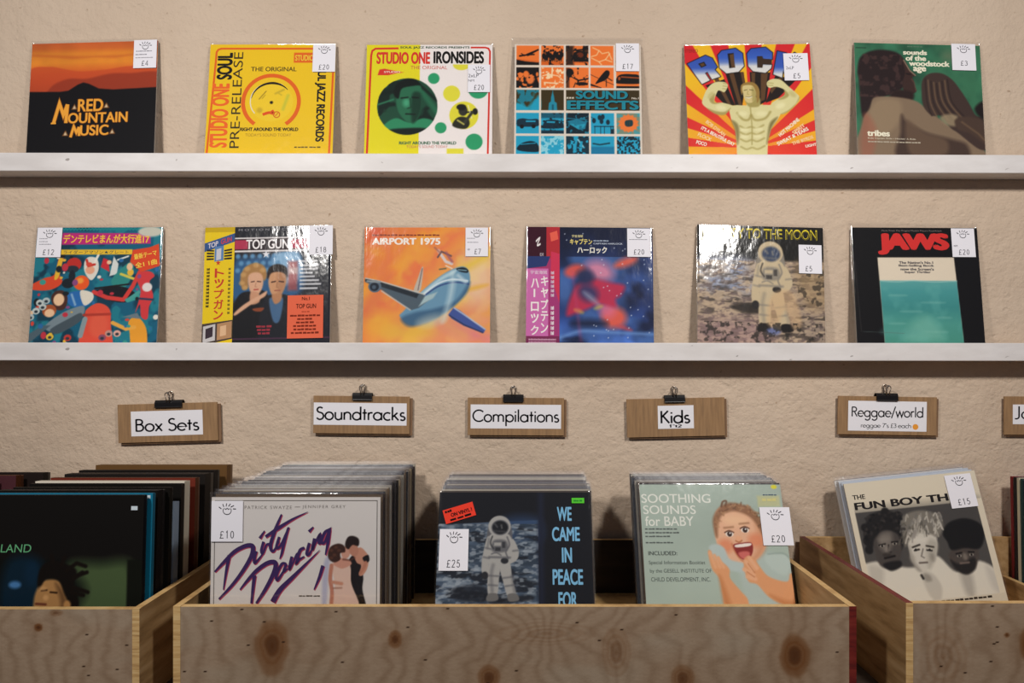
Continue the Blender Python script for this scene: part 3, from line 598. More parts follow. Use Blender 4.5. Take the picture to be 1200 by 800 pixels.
    A.blob([(380, 345), (400, 332), (440, 335), (458, 365), (460, 405), (444, 440), (420, 450), (398, 440), (384, 405)], '#d6c488', 3); A.blob([(440, 345), (460, 370), (462, 410), (440, 445), (436, 400)], S1, 6, .8)
    A.line([(390, 366), (408, 362)], 5, S2, 2); A.line([(424, 362), (445, 366)], 5, S2, 2); A.line([(413, 372), (408, 392), (418, 394)], 4, S1, 2); A.line([(400, 412), (418, 416), (436, 408)], 6, '#f0ead0', 2); A.line([(398, 408), (418, 411), (438, 404)], 3, S2, 1)
    for t, x, y, w, h, an_, col in (('BOB DYLAN', 200, 612, 145, 24, -40, '#f6d2a0'), ("IT'S A BEAUTIFUL DAY", 212, 664, 230, 24, -30, '#f6ecd8'), ('FLOCK', 130, 668, 90, 24, -27, '#f6d8a0'), ('POCO', 108, 708, 66, 24, -16, '#f6ecd8'),
                                 ('HOT MACHINE', 655, 612, 165, 24, 40, '#f6ecd8'), ('SPIRIT', 715, 625, 92, 24, 36, '#f6d2a0'), ('SWEAT & TEARS', 675, 672, 220, 24, 27, '#f6ecd8'), ('THE BYRDS', 735, 698, 140, 22, 18, '#f6d2a0'), ('LIGHTS', 790, 730, 80, 18, 10, '#f6ecd8')): A.tilt(t, x, y, w, h, an_, col, .04)
    A.fit('STEREO', 30, 88, 112, 110, '#8c2418', .0)
    return A
def art_backs():
    A = Art(92, 90, 638, fill='#2c5f46'); A.noise(7, .5, 4); A.patches(6, .6, '#3f7a58', 9, None, .2, .7); A.ell(575, 150, 40, 30, '#7a7a60', 25, .5)
    A.blob([(110, 300), (104, 240), (120, 170), (170, 135), (240, 125), (310, 140), (345, 180), (352, 230), (350, 300), (300, 350), (230, 380), (180, 400), (160, 470), (120, 480)], '#271a19', 6); A.patches(24, .58, '#4a3330', 21, (112, 150, 330, 380), .12, .7)
    A.blob([(330, 170), (352, 190), (372, 230), (398, 258), (380, 268), (388, 290), (392, 318), (398, 342), (380, 356), (340, 362), (330, 300), (345, 240)], '#3c2823', 3); A.line([(340, 178), (368, 232), (396, 258)], 5, '#b09a80', 2, .8); A.line([(376, 278), (390, 300), (396, 340)], 5, '#6a4c40', 3, .7); A.line([(352, 250), (372, 254)], 6, '#160f0e', 3)
    A.blob([(300, 340), (380, 350), (370, 400), (300, 420), (250, 390)], '#2a1b18', 8)
    A.blob([(120, 520), (160, 440), (180, 385), (240, 375), (330, 380), (400, 398), (450, 440), (520, 495), (580, 540), (640, 570), (720, 640), (740, 760), (110, 760)], '#85705a', 5); A.blob([(150, 480), (200, 395), (300, 390), (320, 450), (280, 540), (170, 600)], '#9a8468', 14, .7)
    A.blob([(318, 470), (345, 505), (440, 560), (560, 590), (640, 620), (620, 700), (300, 700), (310, 560)], '#3c2c26', 12, .85); A.blob([(120, 500), (150, 470), (190, 560), (160, 700), (110, 700)], '#a0604c', 14, .6); A.blob([(340, 500), (430, 560), (540, 600), (520, 680), (360, 680)], '#6c5644', 12, .8)
    A.blob([(424, 340), (432, 280), (470, 246), (530, 244), (580, 275), (620, 330), (660, 400), (690, 460), (735, 490), (745, 620), (700, 640), (600, 560), (560, 530), (520, 470), (470, 470), (430, 420)], '#42322c', 4)
    for k in range(9): A.line([(445 + k * 14, 300 - abs(k - 4) * 6), (450 + k * 16, 400), (470 + k * 26, 470 + k * 6)], 6, '#7c6248' if k % 2 else '#2a1e1b', 4, .8, True)
    A.blob([(510, 480), (550, 460), (600, 470), (590, 520), (540, 515)], '#a08e70', 8, .8); A.blob([(585, 490), (640, 470), (720, 490), (738, 560), (740, 620), (660, 560), (600, 540)], '#4c3a30', 6); A.blob([(690, 420), (735, 390), (738, 480), (700, 460)], '#1c1412', 8); A.line([(620, 500), (700, 560), (735, 600)], 8, '#7c6248', 5, .7)
    for t, x0, y0, x1, y1 in (('sounds', 338, 122, 460, 148), ('of the', 350, 152, 454, 180), ('woodstock', 366, 179, 572, 208), ('age', 386, 212, 452, 246)): A.fit(t, x0, y0, x1, y1, '#f0ead2', .05)
    A.fit('tribes', 142, 554, 256, 586, '#f0ead2', .05); A.fit("Ride Captain Ride \u2022 Hitchin' A Ride", 145, 592, 384, 603, '#d8ccb4', .01); A.dash(145, 611, 410, 618, '#b8ac98')
    A.line([(100, 117), (150, 117)], 4, '#1c3a2a'); A.dash(360, 100, 440, 107, '#567a62')
    return A

# ------------------------------------------------------------------ pictures for the lower ledge
def art_bright():
    A = Art(140, 78, 610, n=200, fill='#12607c'); rg = random.Random(4)
    A.patches(7, .55, '#0e3c50', 31, None, .1); A.patches(9, .62, '#1f7c8c', 32, None, .1)
    A.line([(145, 86)] + [(150 + k * 8, 82 + (k % 2) * 9) for k in range(76)], 6, '#1a8c8c')
    # a crowd of plain bright shapes: darts, capsules, wheels, stripes and pebbles
    A.blob([(120, 370), (190, 330), (240, 310), (255, 230), (280, 220), (262, 300), (280, 350), (230, 385), (150, 388)], '#dc4b2a', 2); A.blob([(240, 330), (258, 225), (275, 222), (262, 320)], '#e8b834', 2)
    A.ell(330, 262, 36, 34, '#c03028', 2); A.ell(325, 285, 30, 18, '#27323c', 2); A.ell(325, 320, 16, 30, '#1c242c', 2); A.ell(372, 352, 38, 36, '#ee5c24', 2); A.ell(366, 342, 16, 14, '#f6a040', 5); A.ell(308, 355, 30, 24, '#1a2228', 2)
    A.blob([(380, 250), (400, 225), (440, 235), (450, 290), (420, 340), (385, 300)], '#e2dcd0', 2); A.ell(410, 290, 22, 20, '#e8a888', 3); A.line([(390, 240), (400, 270), (430, 262)], 12, '#c8362a', 2); A.line([(430, 250), (445, 215)], 12, '#ece6dc', 2)
    A.poly([(470, 230), (495, 240), (505, 300), (460, 275)], '#cc3038', 2); A.poly([(505, 320), (520, 222), (545, 260), (540, 310)], '#d8dcd8', 2); A.blob([(520, 330), (600, 250), (620, 300), (580, 380), (530, 370)], '#2f8a84', 3); A.line([(540, 240), (590, 222)], 8, '#e6e6e0', 2); A.line([(560, 310), (640, 340)], 12, '#d8c850', 2)
    A.blob([(430, 400), (520, 370), (600, 380), (640, 420), (580, 450), (480, 430)], '#141a20', 2); A.line([(435, 398), (500, 425), (580, 436), (620, 370), (650, 300)], 20, '#d6403a', 2); A.line([(440, 380), (600, 360)], 8, '#1b1518', 2); A.poly([(585, 435), (650, 400), (660, 430), (600, 450)], '#3c9c94', 2)
    A.blob([(320, 400), (390, 392), (428, 404), (430, 440), (400, 470), (340, 470), (310, 440)], '#2a6cb0', 2); A.blob([(370, 392), (428, 402), (432, 438), (392, 462)], '#e4dccc', 2); A.line([(330, 410), (350, 460)], 10, '#88b0d0', 3)
    A.blob([(232, 430), (250, 395), (290, 392), (312, 430), (300, 480), (260, 482)], '#4c2c24', 2); A.ell(270, 435, 26, 30, '#f0c8a0', 3); A.ell(228, 488, 34, 30, '#a8542c', 2); A.ell(230, 500, 24, 20, '#f0c49c', 3)
    A.blob([(215, 560), (290, 500), (360, 470), (395, 470), (385, 520), (300, 570), (240, 590)], '#7c8c94', 3); A.blob([(240, 580), (320, 530), (380, 500), (380, 540), (280, 600)], '#48565e', 3); A.poly([(110, 620), (200, 560), (240, 560), (150, 640)], '#50646e', 3)
    A.blob([(398, 520), (410, 480), (460, 452), (515, 480), (528, 560), (535, 700), (385, 700)], '#e0513c', 2); A.ell(470, 560, 46, 60, '#e8694c', 12, .6); A.line([(402, 530), (385, 610)], 24, '#8c9ca0', 2); A.line([(395, 510), (520, 506)], 12, '#b03a2c', 3)
    A.blob([(640, 340), (660, 300), (700, 298), (722, 320), (700, 350), (722, 420), (705, 470), (700, 530), (670, 520), (660, 460), (640, 500), (660, 400)], '#d23c40', 2); A.ell(690, 375, 24, 22, '#e4dcd8', 3); A.line([(650, 430), (720, 436)], 10, '#2a3c58', 2); A.line([(598, 440), (650, 400)], 16, '#4aa098', 2)
    A.blob([(612, 540), (650, 520), (690, 560), (705, 620), (700, 700), (640, 700), (620, 600)], '#eaa030', 2); A.line([(535, 548), (600, 578), (640, 570)], 18, '#ecac48', 2); A.poly([(580, 520), (650, 500), (670, 530)], '#6c7c84', 2)
    for k in range(60):
        x = rg.uniform(140, 740); y = rg.uniform(430, 650) if k % 2 else rg.uniform(220, 420); r = rg.uniform(5, 16)
        if 380 < x < 540 and y > 470: continue
        A.ell(x, y, r, r * rg.uniform(.6, 1.4), rg.choice(['#d84838', '#eab83c', '#2c6ca4', '#e8e0d4', '#1a2024', '#3c9c90', '#8c4c80', '#f0c49c', '#c43444']), 2)
    for x, y, c in ((165, 490, '#c8d0cc'), (195, 470, '#c4ccc8'), (140, 520, '#b8c4c4'), (180, 450, '#c8d0cc'), (210, 440, '#b8c4c4'), (240, 615, '#e8c040'), (325, 620, '#c83c34'), (520, 600, '#c89488'), (560, 600, '#e8b0a0'), (490, 620, '#905068')): A.ell(x, y, 18, 16, c, 2); A.ell(x, y + 3, 9, 7, '#2c3840', 2)
    A.poly([(265, 105), (690, 108), (694, 160), (262, 164)], '#c02c78'); A.rect(262, 188, 608, 213, '#ecc030')
    A.poly([(610, 190), (690, 178), (735, 160), (745, 270), (660, 300), (640, 285), (600, 250)], '#dc4a26'); A.ell(690, 100, 60, 26, '#c8c8b8', 6)
    A.fit('\u30c7\u30f3\u30c6\u30ec\u30d3\u307e\u3093\u304c\u5927\u884c\u9032', 270, 112, 650, 158, '#f4c83c', .03); A.fit('17', 655, 122, 686, 156, '#f4c83c', .03)
    A.fit('\u30e9\u30a4\u30c0\u30fc\u30a2\u30de\u30be\u30f3\u2605\u30b0\u30ec\u30fc\u30c8', 275, 192, 590, 210, '#20484c', .0)
    A.tilt('\u6700\u65b0\u30c6\u30fc\u30de', 672, 215, 110, 28, 12, '#f8d850', .02); A.tilt('\u51681 1\u66f2', 678, 258, 105, 28, 12, '#f8d850', .02)
    return A
def art_couple():
    A = Art(98, 70, 590, n=200, fill='#1b1d26')
    A.rect(240, 120, 500, 640, '#23262f'); A.blob([(240, 240), (300, 220), (420, 210), (540, 200), (540, 400), (240, 420)], '#2c5a86', 14); A.blob([(420, 210), (540, 200), (540, 330), (440, 340)], '#8cb4d4', 12)
    for k in range(18): A.ell(255 + (k % 6) * 34 + (k // 6 % 2) * 16, 212 + (k // 6) * 34, 11, 11, '#5c90b8', 5)
    A.rect(490, 240, 535, 380, '#b84a40', 8, .7); A.rect(490, 270, 535, 300, '#d8ccc8', 6, .7)
    A.rect(238, 122, 590, 192, '#26161c'); A.rect(238, 122, 590, 128, '#e8e4e4'); A.rect(238, 184, 590, 192, '#e8e4e4'); A.rect(238, 134, 300, 178, '#b03050'); A.rect(490, 134, 590, 178, '#b03050')
    A.fit('TOP GUN', 292, 132, 492, 178, '#f0ecec', .03); A.fit('MOTION PICTURE', 255, 80, 570, 90, '#9a98a0', .0, sp=1.5)
    st = [(386 + (20 if k % 2 == 0 else 8) * math.sin(k * math.pi / 5), 204 - (20 if k % 2 == 0 else 8) * math.cos(k * math.pi / 5)) for k in range(10)]; A.poly(st, '#e8e8ee')
    # two plain figures in dark jackets standing side by side
    A.blob([(240, 470), (262, 400), (310, 380), (400, 400), (420, 640), (238, 640)], '#141417', 4); A.blob([(370, 460), (395, 405), (450, 395), (510, 410), (545, 470), (545, 640), (370, 640)], '#1b1d24', 4)
    A.blob([(268, 320), (285, 270), (330, 245), (375, 258), (392, 300), (380, 330), (350, 300), (310, 310), (305, 360), (280, 370)], '#a87c48', 5); A.blob([(305, 310), (330, 290), (365, 298), (376, 340), (362, 385), (335, 398), (312, 370)], '#d8a888', 4); A.blob([(318, 385), (355, 388), (360, 430), (320, 440)], '#c89474', 4)
    for x, y in ((282, 300), (300, 272), (340, 256), (372, 280), (276, 340), (292, 362)): A.ell(x, y, 13, 11, '#c89c60', 5, .8)
    A.line([(320, 335), (334, 333)], 5, '#4c3024', 2); A.line([(348, 333), (364, 335)], 5, '#4c3024', 2); A.line([(334, 372), (352, 371)], 6, '#b0483c', 2); A.line([(342, 340), (338, 358), (346, 360)], 3, '#b07c60', 2)
    A.blob([(395, 320), (400, 272), (440, 252), (482, 270), (488, 320), (470, 300), (420, 305)], '#221814', 4); A.blob([(400, 330), (412, 296), (450, 290), (478, 306), (480, 350), (462, 395), (440, 408), (418, 398), (404, 365)], '#cc9870', 4); A.blob([(440, 300), (478, 308), (480, 350), (462, 395), (445, 400)], '#a87450', 8, .6)
    A.line([(415, 338), (432, 335)], 6, '#3c241a', 2); A.line([(450, 335), (470, 338)], 6, '#3c241a', 2); A.line([(430, 378), (454, 378)], 5, '#9c5844', 2); A.line([(441, 340), (438, 362), (446, 363)], 3, '#9c6c4c', 2); A.blob([(405, 420), (440, 415), (470, 420), (455, 520), (425, 520)], '#46688c', 4); A.blob([(418, 398), (462, 396), (456, 430), (430, 440)], '#b8825c', 4)
    A.blob([(245, 480), (290, 440), (350, 405), (392, 380), (385, 405), (340, 430), (290, 465), (250, 492)], '#d8a888', 4); A.blob([(330, 462), (380, 458), (370, 475), (340, 474)], '#8c4426', 3)
    for k, (y, w) in enumerate(((236, 80), (256, 90), (274, 84), (292, 60), (310, 70), (328, 90), (346, 100), (366, 84))): A.rect(545, y, 545 + w, y + 9, '#d8d8dc', 1, .9)
    for k in range(3): A.dash(348 + k * 4, 541 + k * 16, 420 - k * 3, 551 + k * 16, '#a0303c')
    A.rect(220, 600, 700, 606, '#4c2c44')
    return A
def band_yellow(B):
    B.ov = []
    B.poly; Y0 = '#e8c81e'
    def q(p, c): B.over(np.array(p, float), [tuple(range(len(p)))], c)
    q([(0, 4), (100, 4), (100, 0), (0, 0)], '#c8a818'); q([(0, 19), (0, 13), (100, 5), (100, 11)], '#2c4468'); q([(0, 13), (100, 5), (100, 12), (0, 20)], '#38588c')
    B.tilt('TOP', 28, 14.2, 34, 4.2, 4, '#d8d0d8', .03); B.tilt('GUN', 72, 10.8, 36, 4.2, 4, '#c83c48', .03)
    for k in range(4): q([(8, 18 + k * 2.4), (8, 19.5 + k * 2.4), (32, 19.8 + k * 2.2), (32, 18.6 + k * 2.2)], '#26221c'); q([(66, 18.6 + k * 2.2), (66, 19.8 + k * 2.2), (92, 19.0 + k * 2.4), (92, 17.4 + k * 2.4)], '#26221c')
    q([(34, 16), (64, 15), (64, 27), (34, 28)], '#5c84b4'); q([(40, 18), (56, 17), (56, 26), (40, 27)], '#c8c8d0')
    st = [(47 + (9 if k % 2 == 0 else 3.6) * math.sin(k * math.pi / 5), 29 - (2.4 if k % 2 == 0 else 1) * math.cos(k * math.pi / 5)) for k in range(10)]; B.over(np.array([[47, 29]] + st), [(0, i + 1, (i + 1) % 10 + 1) for i in range(10)], '#c83c28')
    for k, ch in enumerate('\u30c8\u30c3\u30d7\u30ac\u30f3'): B.fit(ch, 36, 33.5 + k * 8.4, 68, 41 + k * 8.4, '#c8402a', .03)
    for k in range(12): B.dash(10, 33 + k * 2.7, 20, 35.0 + k * 2.7, '#3c3414'); B.dash(82, 33 + k * 3.2, 90, 35 + k * 3.2, '#7c6c20')
    q([(0, 78), (0, 95), (100, 90), (100, 75)], '#4c4038'); q([(4, 80), (4, 93), (44, 91), (44, 78)], '#c8c4c4'); q([(12, 82), (12, 90), (36, 88), (36, 80)], '#3c3038'); q([(50, 78), (50, 91), (98, 89), (98, 76)], '#b88c64'); q([(60, 80), (60, 88), (80, 87), (80, 79)], '#e0b890')
    q([(0, 95), (0, 100), (100, 100), (100, 91)], Y0)
def sticker_orange(B):
    B.fit('No.1', 40, 4, 62, 12, '#5c2418', .03); B.fit('TOP GUN', 24, 20, 80, 31, '#5c2418', .03)
    B.dash(40, 37, 62, 40, '#b04830')
    for k, w in enumerate((84, 44, 50, 66, 64, 78)): B.dash(50 - w / 2, 45 + k * 8, 50 + w / 2, 49.6 + k * 8, '#7a2c1c')
def art_jet():
    A = Art(72, 80, 614, n=200, fill='#eda040')
    t = (A.X - 72) * .75 + (A.Y - 80) * .65; c = np.stack([np.interp(t, [0, 120, 220, 330, 450, 560, 700, 860], v) for v in ([.86, .90, .94, .93, .93, .94, .93, .92], [.42, .52, .62, .50, .66, .74, .66, .58], [.26, .22, .20, .28, .32, .42, .44, .46])], -1); A.img[...] = c
    st = vnoise(200, 200, 8, 5, 3); X2 = (A.X + A.Y * .9); v = np.sin(X2 / 34 + st * 7) * .5 + .5; A.mix(v * .35, '#e06a5c'); A.mix(np.clip(np.sin(X2 / 55 + st * 5 + 2), 0, 1) * .4, '#f2c440')
    A.ell(620, 330, 90, 130, '#ecd0b0', 50, .7); A.ell(560, 590, 130, 34, '#e07c90', 30, .7, 20); A.ell(610, 380, 70, 10, '#e8b030', 10, .7, -14); A.ell(600, 260, 110, 18, '#e8c838', 18, .7, -30); A.ell(150, 560, 80, 70, '#f0b840', 40, .7); A.ell(290, 600, 120, 40, '#e8b848', 30, .7)
    A.ell(130, 420, 40, 140, '#dc6a50', 30, .6, 35); A.ell(240, 200, 30, 150, '#e4784a', 25, .6, 40); A.ell(110, 120, 40, 60, '#d84a30', 30, .6, 40)
    A.line([(560, 610), (480, 560), (430, 500)], 50, '#e8a868', 25, .7)
    # big jet climbing to the upper right
    A.blob([(315, 395), (335, 330), (352, 280), (360, 282), (356, 340), (345, 395)], '#c4b8a8', 2); A.line([(336, 390), (355, 285)], 5, '#7c6c6c', 2)
    A.blob([(250, 520), (270, 490), (330, 420), (400, 355), (460, 310), (520, 280), (560, 275), (582, 298), (588, 345), (570, 400), (530, 450), (470, 500), (400, 540), (310, 560)], '#6c98b4', 4)
    A.blob([(255, 530), (320, 500), (420, 480), (520, 440), (585, 350), (575, 400), (530, 452), (470, 502), (400, 542), (300, 570)], '#3c6080', 9, .85); A.blob([(330, 425), (400, 362), (460, 316), (520, 288), (510, 310), (440, 350), (370, 410)], '#b8d4dc', 6, .9)
    A.line([(352, 420), (430, 360), (500, 338), (575, 345)], 9, '#dce8ee', 3, .9, True); A.line([(350, 432), (430, 374), (510, 352), (580, 360)], 7, '#30447c', 3, .9, True); A.blob([(520, 285), (555, 278), (578, 290), (575, 305), (540, 300)], '#1c2830', 2); A.line([(530, 290), (570, 294)], 5, '#78a0b0', 1); A.line([(530, 318), (565, 350)], 18, '#c8dce4', 7, .7)
    A.blob([(500, 300), (515, 360), (490, 480), (470, 540), (450, 540), (480, 430)], '#dcecec', 14, .6); A.ell(400, 540, 70, 24, '#c8ccc0', 20, .6, -14)
    A.poly([(80, 330), (140, 345), (360, 410), (390, 440), (340, 478), (300, 490), (160, 390), (78, 350)], '#50606c', 3); A.poly([(80, 332), (150, 350), (340, 410), (330, 430), (150, 372), (78, 345)], '#242c34', 3); A.line([(80, 332), (150, 346), (370, 412)], 5, '#c8c8c0', 2); A.line([(160, 395), (300, 488)], 5, '#c8ccc8', 3)
    A.ell(126, 372, 32, 30, '#5c6c7c', 2); A.ell(124, 374, 22, 21, '#1c2430', 2); A.ell(122, 376, 10, 10, '#4c5c6c', 3); A.line([(90, 346), (150, 350)], 10, '#8c9498', 3); A.poly([(340, 470), (370, 420), (430, 400), (410, 430)], '#a8c0c4', 4)
    A.poly([(484, 510), (510, 475), (540, 490), (600, 540), (665, 582), (655, 600), (560, 565), (500, 530)], '#44589c', 3); A.line([(512, 478), (560, 510), (662, 582)], 6, '#b8c8dc', 3); A.line([(490, 515), (560, 560), (650, 598)], 6, '#263458', 3)
    # small plane tumbling
    A.line([(432, 195), (470, 250), (498, 260)], 14, '#dcd0cc', 3); A.line([(430, 228), (448, 200), (495, 222)], 8, '#5c4c54', 3); A.line([(415, 180), (440, 205)], 8, '#b06c58', 4); A.line([(470, 205), (500, 250)], 12, '#9c5c6c', 5, .8); A.line([(440, 288), (470, 284)], 6, '#4c5c4c', 3); A.line([(470, 270), (500, 284)], 5, '#f0e8d8', 3)
    A.fit('AIRPORT 1975', 108, 132, 442, 166, '#f6eee4', .05); A.dash(108, 114, 440, 122, '#8c3c24')
    return A
def art_space():
    A = Art(74, 70, 618, n=190, fill='#20305c'); A.grad([(70, '#101830'), (220, '#1c2c58'), (330, '#34508c'), (420, '#2c3c70'), (520, '#28407c'), (640, '#4468ac'), (700, '#28407c')]); A.noise(5, .45, 6); A.patches(5, .58, '#101834', 8, None, .16, .8)
    A.patches(4, .6, '#4c74b4', 10, (240, 220, 700, 640), .2, .7)
    A.ell(430, 290, 70, 50, '#e08ca8', 30, .9, 20); A.ell(560, 245, 60, 22, '#e8624c', 16, .9, -20); A.ell(310, 290, 50, 32, '#e4584c', 14, .9, -15); A.ell(500, 520, 60, 52, '#e8604c', 20, .95); A.ell(470, 480, 40, 40, '#e07090', 22, .8); A.ell(550, 570, 40, 10, '#d84c4c', 10, .7, 20)
    # drifting crimson and pale clouds
    A.blob([(270, 510), (290, 420), (330, 350), (400, 330), (480, 345), (552, 362), (535, 410), (510, 430), (505, 468), (430, 455), (370, 480), (320, 500)], '#c23050', 12, .95); A.ell(360, 320, 44, 40, '#243058', 18, .9); A.ell(375, 400, 50, 40, '#2c3a68', 20, .85, 30); A.ell(390, 425, 50, 12, '#a8b4c8', 12, .6, 40); A.ell(330, 490, 24, 9, '#e8c44c', 9, .6, 20); A.ell(425, 470, 22, 9, '#e8c44c', 9, .6, -20); A.ell(380, 550, 90, 22, '#141a34', 18, .8)
    A.line([(240, 620), (340, 588), (460, 592), (690, 600)], 14, '#6c94d0', 8, .8, True); A.line([(300, 300), (340, 640)], 12, '#c05080', 10, .35)
    rg = random.Random(2)
    for k in range(40): A.ell(rg.uniform(245, 690), rg.uniform(90, 620), 2.6, 2.6, '#dce4f4', 1, .9)
    A.fit('\u5b87\u5b99\u6d77\u8cca', 296, 108, 350, 122, '#e8dca0', .01); A.fit('\u30ad\u30e3\u30d7\u30c6\u30f3', 286, 128, 396, 158, '#ecd87c', .035); A.fit('CAPTAIN HARLOCK', 402, 148, 545, 156, '#c8d0e0', .02); A.dash(402, 134, 480, 141, '#98a4b8'); A.fit('\u30cf\u30fc\u30ed\u30c3\u30af', 322, 168, 468, 202, '#f0ece0', .04)
    return A
def band_space(B):
    def q(p, c): B.over(np.array(p, float), [tuple(range(len(p)))], c)
    q([(0, 0), (0, 24), (100, 24), (100, 0)], '#3c1424'); q([(60, 0), (60, 24), (100, 30), (100, 0)], '#b83038'); q([(70, 5), (74, 12), (96, 10), (92, 3)], '#e86450'); q([(0, 24), (0, 34), (60, 32), (72, 24)], '#2c3c70'); q([(74, 20), (72, 60), (100, 64), (100, 22)], '#d03858'); q([(0, 34), (0, 88), (66, 90), (66, 34)], '#d070b0'); q([(66, 34), (66, 90), (100, 90), (100, 62)], '#a83c78'); q([(0, 88), (0, 100), (100, 100), (100, 88)], '#7c2c54')
    B.pen([(28, 12), (40, 9), (32, 15), (42, 14)], 1.6, '#f0e8e8'); B.fit('\u677e\u672c', 40, 21, 52, 24, '#d8d0d8', .0)
    for k, ch in enumerate('\u30ad\u30e3\u30d7\u30c6\u30f3'): B.fit(ch, 44, 40 + k * 9.4, 66, 48 + k * 9.4, '#f4ece8', .03)
    for k, ch in enumerate('\u30cf\u30fc\u30ed\u30c3\u30af'):
        if ch == '\u30fc': q([(22, 50.5), (22, 57), (27, 57), (27, 50.5)], '#f4ece8')
        else: B.fit(ch, 14, 42 + k * 9.4, 38, 49.5 + k * 9.4, '#f4ece8', .03)
    for k in range(6): B.dash(74, 36 + k * 3.6, 84, 38.6 + k * 3.6, '#d8c0d0')
    for k in range(6): B.dash(74, 64 + k * 4, 84, 67 + k * 4, '#e8d8e0')
    B.fit('\u5b87\u5b99\u6d77\u8cca', 12, 35.5, 62, 38.5, '#f0e0ec', .0)
    for k in range(4): B.dash(8, 90 + k * 2.2, 90, 91.4 + k * 2.2, '#c898b0')
def moon_ground(A, box, seeds, hi, lo, mid):
    A.patches(16, .5, hi, seeds, box, .3, .8, 4, 2.5); A.patches(30, .57, lo, seeds + 1, box, .14, .75, 3, 3); A.patches(60, .58, mid, seeds + 2, box, .2, .8, 3, 2); A.patches(44, .64, hi, seeds + 3, box, .12, .8, 3, 2.5)
def astronaut(A, ox, oy, s, c0, c1, c2, visor, boots='#5c5450'):
    p = lambda *q: [(ox + x * s, oy + y * s) for x, y in q]
    A.blob(p((-34, -66), (0, -74), (36, -66), (44, -20), (40, 30), (-38, 30), (-44, -20)), c1, 2.5 * s)           # life support pack behind
    A.blob(p((-30, -34), (0, -40), (32, -34), (48, 0), (44, 46), (34, 62), (-32, 62), (-42, 40), (-46, 0)), c0, 2 * s)
    A.blob(p((-44, -18), (-34, -26), (-26, 10), (-34, 60), (-36, 92), (-56, 92), (-58, 50)), c0, 2 * s); A.blob(p((44, -20), (58, 0), (66, 30), (54, 54), (20, 62), (14, 46), (40, 34), (34, 6)), c0, 2 * s)
    A.blob(p((-32, 56), (2, 60), (0, 110), (-6, 160), (-34, 162), (-38, 110)), c0, 2 * s); A.blob(p((0, 60), (34, 56), (44, 110), (56, 160), (30, 166), (14, 120)), c0, 2 * s)
    A.blob(p((-34, 158), (-6, 158), (-4, 178), (-40, 180)), boots, 2 * s); A.blob(p((30, 160), (58, 158), (66, 178), (34, 182)), boots, 2 * s); A.ell(ox - 47 * s, oy + 100 * s, 11 * s, 13 * s, c2, 2 * s); A.ell(ox + 18 * s, oy + 52 * s, 13 * s, 10 * s, c2, 2 * s)
    A.ell(ox, oy - 62 * s, 38 * s, 36 * s, c0, 2 * s); A.ell(ox + 2 * s, oy - 58 * s, 30 * s, 26 * s, c1, 2 * s); A.ell(ox + 2 * s, oy - 58 * s, 26 * s, 22 * s, visor, 2 * s); A.line(p((-16, -70), (-8, -60)), 5 * s, c1, 3 * s, .8); A.line(p((6, -66), (8, -56)), 4 * s, c0, 3 * s, .6); A.line(p((-18, -46), (18, -44)), 5 * s, c1, 4 * s, .6)
    A.blob(p((-20, -14), (22, -14), (26, 20), (-22, 22)), c1, 4 * s, .9); A.rect(ox - 18 * s, oy - 8 * s, ox + 6 * s, oy + 3 * s, c0, 2 * s, .9); A.rect(ox + 9 * s, oy - 10 * s, ox + 20 * s, oy + 10 * s, c2, 2 * s, .7); A.rect(ox - 14 * s, oy + 8 * s, ox + 4 * s, oy + 20 * s, c2, 2 * s, .8); A.line(p((-24, -28), (-30, -6), (-20, 12)), 5 * s, c2, 2 * s, .7, True); A.line(p((26, -26), (34, 0), (22, 22), (30, 44)), 5 * s, c1, 2 * s, .9, True); A.line(p((-26, 30), (-10, 26), (6, 34)), 4 * s, c1, 2 * s, .9, True); A.line(p((-36, -20), (-40, 10)), 6 * s, c1, 4 * s, .6); A.line(p((-20, 66), (-26, 100), (-22, 150)), 9 * s, c1, 6 * s, .6, True); A.line(p((44, 100), (52, 150)), 8 * s, c1, 6 * s, .6); A.line(p((-34, 40), (36, 42)), 7 * s, c1, 3 * s, .8)
    for q in (p((-52, 40), (-34, 44)), p((-34, 100), (-2, 102)), p((14, 108), (44, 104)), p((-34, 130), (-6, 132)), p((22, 134), (50, 130)), p((46, 20), (62, 18)), p((-46, 10), (-28, 14))): A.line(q, 5 * s, c1, 3 * s, .8)
def art_moon():
    A = Art(72, 78, 622, n=200, fill='#14120e'); A.poly([(60, 250), (200, 245), (400, 250), (700, 255), (700, 760), (60, 760)], '#9a8878', 8); A.blob([(60, 250), (300, 240), (380, 330), (320, 420), (60, 400)], '#8c96b0', 30, .9)
    moon_ground(A, (60, 255, 720, 760), 41, '#c4ac90', '#3c342e', '#6c5c58'); A.blob([(560, 260), (720, 262), (720, 460), (600, 480)], '#a88c64', 30, .6); A.patches(26, .6, '#463c30', 55, (560, 290, 720, 480), .1, .8); A.blob([(60, 560), (400, 560), (420, 680), (60, 680)], '#b08c8c', 40, .5)
    A.blob([(240, 480), (330, 470), (400, 500), (330, 520), (250, 500)], '#2e2822', 8, .9)
    astronaut(A, 432, 312, 1.62, '#cbb896', '#8c8478', '#2c2826', '#35435e', '#1c1816'); A.blob([(440, 420), (540, 410), (580, 560), (540, 590), (500, 500), (460, 580), (410, 560)], '#d4b084', 10, .6)
    A.ell(440, 605, 36, 18, '#6c78a8', 8, .9); A.patches(30, .6, '#282420', 61, (80, 560, 720, 660), .1, .7)
    A.fit('JOURNEY TO THE MOON', 84, 90, 664, 160, '#e4d02c', .028); A.fit('JOURNEY TO THE MOON', 90, 98, 662, 158, '#4c4414', -.012)
    return A
